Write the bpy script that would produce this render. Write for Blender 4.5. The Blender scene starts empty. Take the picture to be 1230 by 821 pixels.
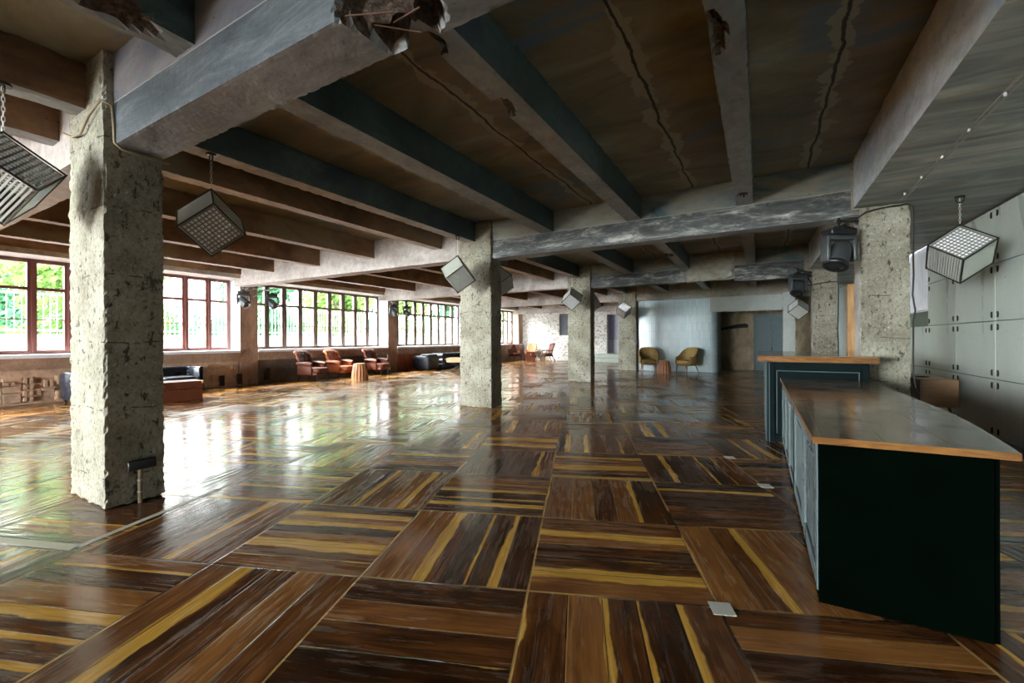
import bpy, bmesh, math, random
from mathutils import Vector, Matrix, noise
PI=math.pi; R=math.radians
SC=bpy.context.scene; COL=SC.collection
# ------------------------------------------------------------------ node helper
class G:
    def __init__(s,name):
        s.m=bpy.data.materials.new(name); s.m.use_nodes=True; s.t=s.m.node_tree
        for n in list(s.t.nodes): s.t.nodes.remove(n)
        s.out=s.t.nodes.new('ShaderNodeOutputMaterial')
        s.tc=s.t.nodes.new('ShaderNodeTexCoord'); s.P=s.tc.outputs['Object']
    def lk(s,a,b):
        if isinstance(a,(int,float)):
            try: b.default_value=a
            except Exception: b.default_value=(a,)*len(b.default_value)
        elif isinstance(a,(tuple,list)):
            if len(b.default_value)==4 and len(a)==3: a=tuple(a)+(1,)
            b.default_value=a
        else: s.t.links.new(a,b)
    def n(s,t,**k):
        x=s.t.nodes.new(t)
        for a,b in k.items(): setattr(x,a,b)
        return x
    def ma(s,op,a,b=0,c=0,clamp=False):
        x=s.n('ShaderNodeMath',operation=op,use_clamp=clamp)
        s.lk(a,x.inputs[0]); s.lk(b,x.inputs[1]); s.lk(c,x.inputs[2]); return x.outputs[0]
    def map(s,v,sc=(1,1,1),loc=(0,0,0),rot=(0,0,0)):
        x=s.n('ShaderNodeMapping'); s.lk(v,x.inputs['Vector']); s.lk(sc,x.inputs['Scale']); s.lk(loc,x.inputs['Location']); s.lk(rot,x.inputs['Rotation']); return x.outputs[0]
    def noise(s,v,sc=1,det=4,ro=.55,di=0,col=False):
        x=s.n('ShaderNodeTexNoise'); s.lk(v,x.inputs['Vector']); s.lk(sc,x.inputs['Scale']); s.lk(det,x.inputs['Detail']); s.lk(ro,x.inputs['Roughness']); s.lk(di,x.inputs['Distortion'])
        return x.outputs['Color' if col else 'Fac']
    def vor(s,v,sc=1,feat='F1'):
        x=s.n('ShaderNodeTexVoronoi',feature=feat); s.lk(v,x.inputs['Vector']); s.lk(sc,x.inputs['Scale']); return x.outputs['Distance']
    def wn(s,v):
        x=s.n('ShaderNodeTexWhiteNoise',noise_dimensions='3D'); s.lk(v,x.inputs['Vector']); return x.outputs['Value']
    def xyz(s,a,b,c):
        x=s.n('ShaderNodeCombineXYZ'); s.lk(a,x.inputs[0]); s.lk(b,x.inputs[1]); s.lk(c,x.inputs[2]); return x.outputs[0]
    def sep(s,v):
        x=s.n('ShaderNodeSeparateXYZ'); s.lk(v,x.inputs[0]); return x.outputs
    def ss(s,v,a,b,lo=0,hi=1):
        x=s.n('ShaderNodeMapRange',interpolation_type='SMOOTHSTEP'); s.lk(v,x.inputs[0]); s.lk(a,x.inputs[1]); s.lk(b,x.inputs[2]); s.lk(lo,x.inputs[3]); s.lk(hi,x.inputs[4]); return x.outputs[0]
    def ramp(s,f,stops):
        x=s.n('ShaderNodeValToRGB'); s.lk(f,x.inputs[0]); e=x.color_ramp.elements
        while len(e)<len(stops): e.new(.5)
        for k,(p,c) in enumerate(stops):
            e[k].position=p; e[k].color=(c[0],c[1],c[2],1)
        return x.outputs[0]
    def mix(s,f,a,b,mode='MIX'):
        x=s.n('ShaderNodeMixRGB',blend_type=mode); s.lk(f,x.inputs[0]); s.lk(a,x.inputs[1]); s.lk(b,x.inputs[2]); return x.outputs[0]
    def bump(s,h,st=.5,d=.02,nrm=None):
        x=s.n('ShaderNodeBump'); s.lk(h,x.inputs['Height']); s.lk(st,x.inputs['Strength']); s.lk(d,x.inputs['Distance'])
        if nrm is not None: s.lk(nrm,x.inputs['Normal'])
        return x.outputs[0]
    def pr(s,col,ro=.6,nrm=None,met=0,spec=.5,**k):
        x=s.n('ShaderNodeBsdfPrincipled'); s.lk(col,x.inputs['Base Color']); s.lk(ro,x.inputs['Roughness']); s.lk(met,x.inputs['Metallic']); s.lk(spec,x.inputs['Specular IOR Level'])
        if nrm is not None: s.lk(nrm,x.inputs['Normal'])
        for a,b in k.items(): s.lk(b,x.inputs[a.replace('_',' ')])
        s.lk(x.outputs[0],s.out.inputs[0]); return x
def simple(name,c,ro=.5,met=0,var=.12,sc=6,bs=.15,spec=.5,**kw):
    g=G(name); n=g.noise(g.P,sc,5,.6)
    col=g.mix(n,tuple(v*(1-var) for v in c),tuple(min(1,v*(1+var)) for v in c))
    g.pr(col,ro,g.bump(n,bs,.01),met,spec,**kw); return g.m
# ------------------------------------------------------------------ materials
def m_column():
    g=G('column_concrete'); P=g.P
    n=g.noise(P,2.2,6,.62); n2=g.noise(P,14,6,.7)
    col=g.ramp(n,[(.25,(.18,.165,.125)),(.5,(.31,.29,.23)),(.75,(.44,.42,.355))])
    pit=g.ss(g.noise(g.map(P,(1,1,.55)),17,5,.7),.36,.42)
    big=g.ss(g.noise(g.map(P,(1,1,.6),(3,1,2)),5,5,.7),.33,.38)
    x=g.sep(P)
    line=g.ma('ABSOLUTE',g.ma('SUBTRACT',g.ma('FRACT',g.ma('ADD',g.ma('MULTIPLY',x[2],1.75),g.ma('MULTIPLY',g.noise(P,2,3),.12))),.5))
    ln=g.ss(line,.003,.012)
    rough_line=g.ma('MAXIMUM',ln,g.ss(g.noise(P,7,3),.44,.50))
    n3=g.noise(g.map(P,(1,1,.7)),34,6,.8); col=g.mix(1,col,g.ramp(n3,[(.34,(.45,.44,.42)),(.48,(.95,.95,.95)),(.66,(1.2,1.2,1.2))]),'MULTIPLY')
    col=g.mix(pit,(.075,.068,.055),col); col=g.mix(big,(.10,.09,.075),col)
    col=g.mix(rough_line,(.07,.06,.05),col)
    fleck=g.ss(g.noise(P,26,4,.6),.64,.70); col=g.mix(fleck,col,(.58,.57,.50))
    h=g.ma('ADD',g.ma('MULTIPLY',n2,.6),g.ma('ADD',g.ma('MULTIPLY',pit,.5),g.ma('MULTIPLY',g.ma('ADD',big,rough_line),.3)))
    g.pr(col,.85,g.bump(h,.7,.02),0,.3); return g.m
def m_spall():
    g=G('spalled_concrete'); n=g.noise(g.P,18,8,.75)
    col=g.ramp(n,[(.3,(.03,.022,.018)),(.5,(.12,.085,.065)),(.7,(.30,.24,.20))]); g.pr(col,.95,g.bump(n,1,.05),0,.2); return g.m
def m_paint(name,dark,mid,light,scuff=(.5,.5,.5),scuff_lo=.60,st=(1,1,1),ro=.45,spot=None,edge=.66,bump=.35,mott=1):
    g=G(name); P=g.map(g.P,st)
    n=g.noise(P,1.1,6,.6,.6); n2=g.noise(g.P,9,6,.7)
    col=g.ramp(n,[(.28,dark),(.5,mid),(.72,light)])
    mt=g.noise(g.map(g.P,st),7,9,.75,.3); col=g.mix(1,col,g.ramp(mt,[(.30,(.62,.62,.62)),(.5,(.95,.95,.95)),(.68,(1.18,1.18,1.18))]),'MULTIPLY') if mott else col
    if spot: 
        f=g.ss(g.noise(g.map(g.P,st,(5,3,1)),.9,4,.55,.8),.52,.68); col=g.mix(f,col,spot)
    sc=g.ma('MULTIPLY',g.ss(g.noise(g.map(g.P,(1,1,2.2),(1,7,2)),2.6,9,.78,.4),scuff_lo-.02,scuff_lo+.14),.75)
    col=g.mix(sc,col,scuff)
    pit=g.ss(g.noise(g.P,22,4,.6),.27,.33); col=g.mix(pit,(.02,.018,.016),col)
    h=g.ma('ADD',g.ma('MULTIPLY',n2,.6),g.ma('ADD',pit,g.ma('MULTIPLY',sc,.4)))
    rr=g.ss(n,.3,.7,ro-.08,ro+.2)
    g.pr(col,rr,g.bump(h,bump,.02),0,.4); return g.m
def m_cross(name,up,low,zs=3.42):
    g=G(name); P=g.P; x=g.sep(P)
    n=g.noise(g.map(P,(.8,1,2.2)),1.3,7,.62,.9); m=g.noise(g.map(P,(.7,1,3.2),(4,2,2)),2.2,9,.78,.5); f=g.noise(P,9,6,.7)
    cu=g.ramp(n,[(.28,up[0]),(.42,up[1]),(.56,up[2]),(.70,up[3])])
    cl=g.ramp(m,[(.36,low[0]),(.49,low[1]),(.57,low[2]),(.66,low[3])])
    k=g.ss(g.ma('ADD',x[2],g.ma('MULTIPLY',g.ma('SUBTRACT',f,.5),.012)),zs-.004,zs+.004); col=g.mix(k,cl,cu)
    e=g.ss(g.ma('ABSOLUTE',g.ma('SUBTRACT',x[2],zs)),0,.008); col=g.mix(e,(.45,.44,.40),col)
    pit=g.ss(g.noise(P,20,4,.6),.27,.33); col=g.mix(pit,(.03,.028,.026),col)
    g.pr(col,g.ss(n,.3,.7,.40,.6),g.bump(g.ma('ADD',g.ma('MULTIPLY',f,.6),g.ma('ADD',pit,g.ma('MULTIPLY',k,-.5))),.35,.02),0,.4); return g.m
def m_ceiling():
    g=G('ceiling_paint'); P=g.P; x=g.sep(P)
    n=g.noise(g.map(P,(.7,1.6,1)),.9,6,.6,.7)
    col=g.ramp(n,[(.28,(.075,.065,.044)),(.46,(.20,.168,.105)),(.60,(.31,.27,.18)),(.76,(.44,.41,.30))])
    blue=g.ss(g.noise(g.map(P,(.6,1.5,1),(7,1,0)),1.0,5,.55,.9),.53,.68); col=g.mix(g.ma('MULTIPLY',blue,.75),col,(.10,.18,.28))
    och=g.ss(g.noise(g.map(P,(.7,1.4,1),(2,9,0)),1.1,5,.6,.9),.60,.70); col=g.mix(g.ma('MULTIPLY',och,.5),col,(.30,.19,.09))
    w=g.noise(P,1.4,5,.6); w2=g.noise(P,2.6,5,.62,.4)
    for xc in (-2.62,-.93,.60,-4.25,-6.9,-9.1,-11.1):
        d=g.ma('ABSOLUTE',g.ma('SUBTRACT',x[0],g.ma('ADD',xc-.10,g.ma('MULTIPLY',w,.2))))
        pw=g.ma('ADD',.02,g.ma('MULTIPLY',g.ma('SUBTRACT',w2,.40),.5))
        pl=g.ma('SUBTRACT',1,g.ss(g.ma('SUBTRACT',d,pw),0,.012)); col=g.mix(g.ma('MULTIPLY',pl,.8),col,(.36,.33,.23))
        cr=g.ma('SUBTRACT',1,g.ss(d,.010,.018)); col=g.mix(cr,col,(.012,.010,.008))
    n2=g.noise(P,7,6,.7)
    g.pr(col,g.ss(n,.3,.7,.38,.62),g.bump(n2,.3,.02),0,.4); return g.m
def m_soffit():
    g=G('streaked_soffit_paint'); P=g.map(g.P,(.55,2.4,1))
    n=g.noise(P,1.3,7,.65,.8)
    col=g.ramp(n,[(.28,(.12,.125,.12)),(.45,(.25,.265,.25)),(.55,(.36,.37,.34)),(.68,(.60,.57,.48))])
    o=g.ss(g.noise(g.map(g.P,(.5,2.6,1),(4,4,0)),1.5,6,.6,.7),.58,.66); col=g.mix(g.ma('MULTIPLY',o,.7),col,(.33,.24,.14))
    n2=g.noise(g.P,9,6,.7); g.pr(col,.5,g.bump(n2,.4,.02),0,.4); return g.m
def m_floor():
    g=G('acacia_parquet'); x=g.sep(g.P); a=R(21.0); c,s_=math.cos(a),math.sin(a); ox,oy=-1.12,2.12
    dx=g.ma('SUBTRACT',x[0],ox); dy=g.ma('SUBTRACT',x[1],oy)
    u=g.ma('ADD',g.ma('MULTIPLY',dx,c),g.ma('MULTIPLY',dy,s_)); v=g.ma('SUBTRACT',g.ma('MULTIPLY',dy,c),g.ma('MULTIPLY',dx,s_))
    iu=g.ma('FLOOR',u); iv=g.ma('FLOOR',v); fu=g.ma('FRACT',u); fv=g.ma('FRACT',v)
    par=g.ma('FLOORED_MODULO',g.ma('ADD',iu,iv),2)
    def sel(p,q): return g.ma('ADD',g.ma('MULTIPLY',p,g.ma('SUBTRACT',1,par)),g.ma('MULTIPLY',q,par))
    ac=sel(fv,fu); al=sel(fu,fv)
    pr=g.wn(g.xyz(iu,iv,7.3))
    warp=g.ma('MULTIPLY',g.ma('SINE',g.ma('ADD',g.ma('MULTIPLY',ac,2*PI),g.ma('MULTIPLY',pr,6.28))),.025)
    warp=g.ma('MULTIPLY',warp,g.ss(g.ma('ABSOLUTE',g.ma('SUBTRACT',ac,.5)),.5,.35))
    nn=g.ma('ADD',5,g.ma('GREATER_THAN',pr,.62))
    k=g.ma('MULTIPLY',g.ma('ADD',ac,warp),nn); kf=g.ma('FRACT',k); ki=g.ma('FLOOR',k)
    idv=g.xyz(g.ma('ADD',g.ma('MULTIPLY',iu,3.17),ki),iv,ki)
    r1=g.wn(idv); r2=g.wn(g.map(idv,loc=(11.3,4.1,2.2))); r3=g.wn(g.map(idv,loc=(3.3,14.1,6.2))); r4=g.wn(g.map(idv,loc=(23.3,4.9,16.2)))
    off=g.ma('MULTIPLY',r1,37)
    lv=g.xyz(g.ma('ADD',al,off),g.ma('MULTIPLY',k,.19),g.ma('MULTIPLY',g.ma('ADD',iu,iv),1.7))
    grain=g.noise(g.map(lv,(2.2,34,1)),1,7,.62,1.0)
    broad=g.noise(g.map(lv,(1.6,6,1)),1,4,.55,1.2)
    tone=g.ma('ADD',g.ma('MULTIPLY',g.ma('SUBTRACT',r2,.5),.40),g.ma('ADD',g.ma('MULTIPLY',broad,.52),g.ma('MULTIPLY',grain,.50)))
    dark=g.ramp(tone,[(.22,(.010,.004,.002)),(.42,(.070,.023,.007)),(.60,(.20,.073,.020)),(.85,(.42,.18,.048))])
    # pale sapwood edge on one side of a plank
    side=g.ma('GREATER_THAN',r3,.5)
    e=g.ma('ADD',g.ma('MULTIPLY',kf,side),g.ma('MULTIPLY',g.ma('SUBTRACT',1,kf),g.ma('SUBTRACT',1,side)))
    th=g.ma('ADD',g.ma('SUBTRACT',g.ma('MULTIPLY',g.ma('POWER',r4,1.8),.62),.12),g.ma('MULTIPLY',g.ma('SUBTRACT',g.noise(g.map(lv,(1.4,1.5,1)),1.2,4,.55,.5),.5),.66))
    sap=g.ss(g.ma('SUBTRACT',e,th),-.03,.03,1,0)
    gold=g.ramp(grain,[(.25,(.42,.19,.028)),(.5,(.72,.39,.065)),(.75,(.86,.53,.12))])
    col=g.mix(g.ma('MULTIPLY',sap,.93),dark,gold)
    gap=g.ma('MINIMUM',kf,g.ma('SUBTRACT',1,kf)); gl=g.ss(gap,.012,.03)
    col=g.mix(gl,g.mix(g.ma('GREATER_THAN',r2,.55),(.02,.008,.004),(.42,.21,.05)),col)
    bd=g.ma('MINIMUM',g.ma('MINIMUM',fu,g.ma('SUBTRACT',1,fu)),g.ma('MINIMUM',fv,g.ma('SUBTRACT',1,fv)))
    bl=g.ss(bd,.004,.011); bn=g.ss(g.noise(g.P,1.3,2),.42,.55)
    col=g.mix(bl,g.mix(bn,(.03,.014,.008),(.45,.26,.08)),col)
    wear=g.noise(g.map(lv,(1.8,26,1),(5,3,1)),1,6,.7,.6)
    patch=g.noise(g.P,.9,4,.6)
    wm=g.ss(g.ma('ADD',g.ma('MULTIPLY',wear,.65),g.ma('MULTIPLY',patch,.45)),.50,.66)
    ro=g.ma('ADD',.10,g.ma('MULTIPLY',wm,.34))
    col=g.mix(g.ma('MULTIPLY',wm,.06),col,(.42,.38,.30))
    wave=g.noise(g.P,2.6,2,.5)
    h=g.ma('ADD',g.ma('ADD',g.ma('MULTIPLY',grain,.22),g.ma('MULTIPLY',wave,.8)),g.ma('ADD',g.ma('MULTIPLY',gl,.35),g.ma('ADD',g.ma('MULTIPLY',bl,.35),g.ma('MULTIPLY',r1,.25))))
    g.pr(col,ro,g.bump(h,.30,.012),0,.56); return g.m
def m_wood(name,a,b,sc=(2,20,20),ro=.35,ring=1.2,spec=.5):
    g=G(name); n=g.noise(g.map(g.P,sc),1,6,.6,ring)
    g.pr(g.ramp(n,[(.3,a),(.7,b)]),ro,g.bump(n,.15,.01),0,spec); return g.m
def m_planktop():
    g=G('worn_glossy_counter_planks'); P=g.map(g.P,rot=(0,0,0)); x=g.sep(P)
    q=g.ma('MULTIPLY',g.ma('ADD',x[0],g.ma('MULTIPLY',x[1],-.03)),3.9); f=g.ma('FRACT',q); i=g.ma('FLOOR',q); r=g.wn(g.xyz(i,3,1))
    n=g.noise(g.map(P,(14,1.6,6)),1,6,.6,1)
    col=g.ramp(g.ma('ADD',g.ma('MULTIPLY',n,.7),g.ma('MULTIPLY',r,.3)),[(.25,(.06,.040,.026)),(.5,(.13,.092,.058)),(.8,(.21,.16,.10))])
    gl=g.ss(g.ma('MINIMUM',f,g.ma('SUBTRACT',1,f)),.008,.022); col=g.mix(gl,(.02,.014,.01),col)
    h=g.ma('ADD',g.ma('MULTIPLY',gl,.5),g.ma('ADD',g.ma('MULTIPLY',n,.2),g.ma('MULTIPLY',g.noise(g.P,11,3),.35)))
    g.pr(col,g.ss(g.noise(g.P,5,4),.35,.7,.10,.22),g.bump(h,.25,.01),0,.8); return g.m
def m_glass(name,tint=(.95,.98,.97),ior=1.45,k=1.0):
    g=G(name); t=g.n('ShaderNodeBsdfTransparent'); g.lk(tint,t.inputs[0]); r=g.n('ShaderNodeBsdfGlossy'); g.lk(.02,r.inputs['Roughness'])
    lw=g.n('ShaderNodeLayerWeight'); lw.inputs[0].default_value=.5; ge=g.n('ShaderNodeNewGeometry')
    dp=g.n('ShaderNodeVectorMath',operation='DOT_PRODUCT'); g.lk(ge.outputs['Normal'],dp.inputs[0]); g.lk(ge.outputs['Incoming'],dp.inputs[1])
    fa=g.ma('SUBTRACT',1,g.ma('ABSOLUTE',dp.outputs['Value'])); fr=g.ma('ADD',.04,g.ma('MULTIPLY',.80,g.ma('POWER',fa,5)))
    mx=g.n('ShaderNodeMixShader'); g.lk(g.ma('MULTIPLY',fr,k*.5),mx.inputs[0]); g.lk(t.outputs[0],mx.inputs[1]); g.lk(r.outputs[0],mx.inputs[2]); g.lk(mx.outputs[0],g.out.inputs[0]); return g.m
def m_speckle():
    g=G('scraped_white_wall'); P=g.P
    n=g.noise(P,2.0,8,.75); s=g.ss(g.noise(P,7,6,.75),.40,.47)
    col=g.ramp(n,[(.3,(.50,.47,.44)),(.6,(.76,.74,.71)),(.8,(.62,.50,.44))]); col=g.mix(s,(.22,.19,.17),col)
    g.pr(col,.8,g.bump(g.ma('ADD',n,s),.5,.03)); return g.m
def m_tile():
    g=G('pale_blue_tile'); x=g.sep(g.P); f=g.ma('FRACT',g.ma('MULTIPLY',x[0],11)); h=g.ma('FRACT',g.ma('MULTIPLY',x[2],2.9))
    f2=g.ma('FRACT',g.ma('MULTIPLY',x[1],11))
    l=g.ma('MULTIPLY',g.ss(g.ma('MINIMUM',f,g.ma('SUBTRACT',1,f)),.02,.08),g.ss(g.ma('MINIMUM',h,g.ma('SUBTRACT',1,h)),.004,.02))
    r=g.wn(g.xyz(g.ma('FLOOR',g.ma('MULTIPLY',x[0],11)),g.ma('FLOOR',g.ma('MULTIPLY',x[2],2.9)),0))
    col=g.mix(r,(.52,.68,.76),(.62,.77,.84)); col=g.mix(l,(.42,.55,.61),col)
    g.pr(col,.22,g.bump(g.ma('ADD',l,g.ma('MULTIPLY',r,.3)),.35,.01),0,.5); return g.m
def m_leaf(name,a,b):
    g=G(name); n=g.noise(g.P,1.2,3); col=g.mix(n,a,b)
    d=g.n('ShaderNodeBsdfDiffuse'); g.lk(col,d.inputs[0]); t=g.n('ShaderNodeBsdfTranslucent'); g.lk(col,t.inputs[0]); mx=g.n('ShaderNodeMixShader'); mx.inputs[0].default_value=.45
    g.lk(d.outputs[0],mx.inputs[1]); g.lk(t.outputs[0],mx.inputs[2]); g.lk(mx.outputs[0],g.out.inputs[0]); return g.m
def m_leather(name,a,b,ro=.35):
    g=G(name); n=g.noise(g.P,5,5,.6); v=g.vor(g.P,90); g.pr(g.ramp(n,[(.3,a),(.7,b)]),g.ss(n,.3,.7,ro,ro+.2),g.bump(g.ma('ADD',n,g.ma('MULTIPLY',v,.3)),.2,.01),0,.32); return g.m
M={}
M['col']=m_column(); M['spall']=m_spall(); M['ceil']=m_ceiling(); M['soffit']=m_soffit(); M['floor']=m_floor()
M['beam']=m_cross('blue_grey_beam_paint',[(.08,.09,.13),(.13,.14,.18),(.20,.185,.19),(.27,.28,.32)],[(.045,.055,.068),(.085,.10,.115),(.13,.145,.16),(.21,.225,.25)],3.40)
M['girder']=m_paint('pale_blue_girder_paint',(.46,.49,.54),(.64,.67,.72),(.80,.83,.88),(.25,.22,.20),.68,(1,.7,1.3),.45,spot=(.38,.50,.64))
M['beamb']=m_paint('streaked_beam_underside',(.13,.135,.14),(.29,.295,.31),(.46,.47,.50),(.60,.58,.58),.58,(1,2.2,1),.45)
M['bcross']=m_cross('black_white_scuffed_beam',[(.05,.09,.11),(.13,.20,.22),(.30,.28,.22),(.34,.37,.36)],[(.035,.04,.042),(.085,.09,.09),(.24,.25,.24),(.62,.62,.58)])
M['teal']=m_paint('dark_teal_rib_paint',(.02,.035,.035),(.065,.105,.105),(.13,.18,.18),(.27,.28,.25),.66,(1,.6,1),.42,spot=(.05,.075,.10))
M['ribb']=m_paint('tan_grey_rib_underside',(.17,.17,.165),(.30,.305,.30),(.42,.43,.45),(.55,.54,.50),.62,(1,.6,1),.5,spot=(.20,.26,.31))  # lighter than the rib sides, painting in light off the floor
M['brown']=m_paint('brown_rib_plaster',(.06,.030,.015),(.20,.105,.050),(.34,.20,.115),(.05,.032,.02),.60,(1,.6,1),.6,spot=(.26,.20,.12))
M['plaster']=m_paint('pale_pink_plaster',(.24,.20,.185),(.42,.375,.35),(.58,.54,.52),(.22,.18,.16),.63,(1,1,1),.7)
M['pinkb']=m_paint('bounce_lit_rib_underside',(.40,.34,.33),(.60,.54,.53),(.74,.69,.69),(.25,.2,.18),.66,(1,.6,1),.6)  # pale tone puts floor-bounced light into the underside colour
M['tanp']=m_paint('tan_parapet',(.20,.12,.08),(.34,.215,.15),(.46,.31,.22),(.5,.42,.36),.66,(1,1,1),.55)
M['relief']=m_paint('terracotta_relief',(.34,.21,.145),(.50,.34,.24),(.60,.43,.32),(.4,.28,.2),.66,(1,1,1),.5)
M['pier']=m_paint('brown_pier_plaster',(.22,.13,.09),(.36,.23,.165),(.47,.34,.27),(.52,.44,.40),.64,(1,1,.5),.55)
M['white']=m_paint('white_reveal_plaster',(.55,.55,.60),(.74,.74,.79),(.84,.84,.88),(.4,.38,.38),.70,(1,1,1),.6,bump=.2,mott=0)
M['beige']=m_paint('bare_beige_concrete',(.26,.24,.19),(.42,.40,.33),(.56,.54,.47),(.16,.14,.11),.64,(1,1,1.6),.7,spot=(.36,.38,.34)); M['alcove']=m_paint('ochre_stained_plaster',(.22,.17,.11),(.44,.35,.24),(.60,.48,.36),(.10,.08,.05),.66,(1,1,.5),.7,spot=(.20,.19,.10))
M['palegrey']=m_paint('pale_grey_paint',(.40,.44,.43),(.48,.52,.50),(.54,.58,.56),(.6,.6,.58),.70,(1,1,1),.4,bump=.1,mott=0)
M['darkwall']=m_paint('dark_parapet',(.07,.05,.04),(.13,.10,.08),(.20,.155,.13),(.25,.2,.17),.7,(1,1,1),.55)
M['cab']=m_paint('pale_green_grey_metal',(.52,.57,.53),(.62,.67,.63),(.70,.74,.70),(.74,.77,.72),.64,(1,1,.45),.33,bump=.05,mott=0)
M['cabd']=simple('dark_green_grey_metal',(.13,.17,.12),.35,0,.3,3)
M['speckle']=m_speckle(); M['tile']=m_tile()
M['winred']=simple('oxblood_window_paint',(.16,.06,.05),.4); M['windk']=simple('brown_window_paint',(.10,.065,.05),.4)
M['glass']=m_glass('window_glass')
M['ctop']=m_planktop(); M['edge']=m_wood('golden_counter_edge',(.07,.026,.008),(.34,.15,.038),(3,25,25),.3)
M['bartop']=m_wood('bar_top_gloss',(.22,.17,.12),(.34,.27,.20),(3,20,20),.12,spec=.8)
M['dkgreen']=simple('black_green_paint',(.0008,.0022,.0014),.6,0,.6,4,.2,.0,IOR=1.03)
M['greyblue']=m_paint('worn_grey_blue_paint',(.09,.12,.135),(.135,.17,.185),(.18,.215,.23),(.26,.28,.28),.70,(1,1,.5),.32,bump=.08,mott=0)
M['teald']=simple('dark_teal_paint',(.007,.013,.014),.5,0,.35,3,.15,.12,IOR=1.15); M['bluelt']=simple('light_teal_paint',(.07,.10,.115),.4)
M['black']=simple('black_plastic',(.012,.012,.014),.4); M['dgrey']=simple('dark_grey_plastic',(.05,.055,.06),.35); M['mgrey']=simple('mid_grey_metal',(.26,.27,.29),.35,.3)
M['steel']=simple('brushed_steel',(.55,.56,.56),.3,.9); M['lens']=simple('dark_lens',(.02,.02,.025),.08,0,.1,5,0,.8)
M['frame']=simple('blackened_brass_frame',(.045,.04,.028),.35,.6); M['slat']=simple('silvered_slat',(.70,.70,.66),.3,.25,.1,20)
M['stud']=simple('bright_prism_stud',(.95,.96,.98),.18,.12,.05,40,.1,.8); M['frost']=simple('frosted_panel',(.62,.66,.60),.35); M['back']=simple('mirror_backing',(.30,.31,.31),.2,.3)
M['door']=simple('slate_blue_door_paint',(.13,.19,.22),.45,0,.1)
M['redl']=m_leather('red_brown_leather',(.06,.015,.008),(.15,.038,.018),.4); M['orl']=m_leather('orange_leather',(.24,.055,.018),(.42,.12,.04),.28)
M['blkl']=m_leather('black_leather',(.012,.014,.022),(.03,.034,.048),.25); M['chest']=m_leather('chestnut_trunk_leather',(.075,.018,.007),(.12,.032,.014),.35)
M['yel']=m_leather('mustard_velvet',(.33,.21,.075),(.46,.31,.13),.6); M['dwood']=m_wood('dark_turned_wood',(.015,.008,.005),(.04,.02,.012),ro=.6,spec=.25); M['cwood']=m_wood('chair_beech',(.20,.10,.04),(.34,.19,.09))
M['oak']=m_wood('oak_veneer',(.34,.19,.10),(.52,.31,.17),(2,3,14),.4); M['stump']=m_wood('fluted_stump_wood',(.17,.06,.028),(.46,.20,.09),(14,14,1.2),.45)
M['clad']=m_wood('red_cedar_boards',(.15,.035,.015),(.36,.11,.045),(3,9,1.2),.4); M['pine']=m_wood('pine_board',(.36,.18,.07),(.62,.36,.16),(12,12,1.2),.5); M['ltwood']=m_wood('light_oak',(.42,.22,.10),(.60,.36,.19),(3,3,20),.45)
M['brass']=simple('aged_brass',(.75,.50,.16),.3,.9); M['tape']=simple('pale_floor_tape',(.56,.53,.44),.4); M['platem']=simple('pale_metal_plate',(.62,.62,.56),.35)
M['cable']=simple('ochre_cable',(.33,.27,.17),.6); M['bcable']=simple('black_cable',(.01,.01,.01),.5); M['wcable']=simple('white_cable',(.38,.37,.33),.5)
M['leaf']=m_leaf('fresh_leaf',(.07,.15,.035),(.17,.27,.08)); M['leaf2']=m_leaf('deep_leaf',(.035,.12,.06),(.09,.22,.11)); M['bark']=m_wood('bark',(.05,.035,.02),(.12,.09,.06),(8,8,1),.9)
M['ground']=simple('pale_yard_ground',(.36,.36,.34),.9,0,.1,.5); M['render']=simple('white_garden_wall',(.16,.175,.17),.9,0,.06,2); M['rail']=simple('white_railing_paint',(.42,.44,.45),.4)
M['rust']=simple('rusty_steel',(.12,.06,.035),.8); M['brick']=simple('red_brick_reveal',(.28,.09,.05),.9,0,.5,25,.6); M['niche']=simple('grey_glass',(.12,.13,.16),.2); M['lilac']=simple('lilac_plaster',(.52,.50,.60),.8); M['conc']=simple('step_concrete',(.34,.38,.34),.75,0,.3,5,.4)
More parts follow.
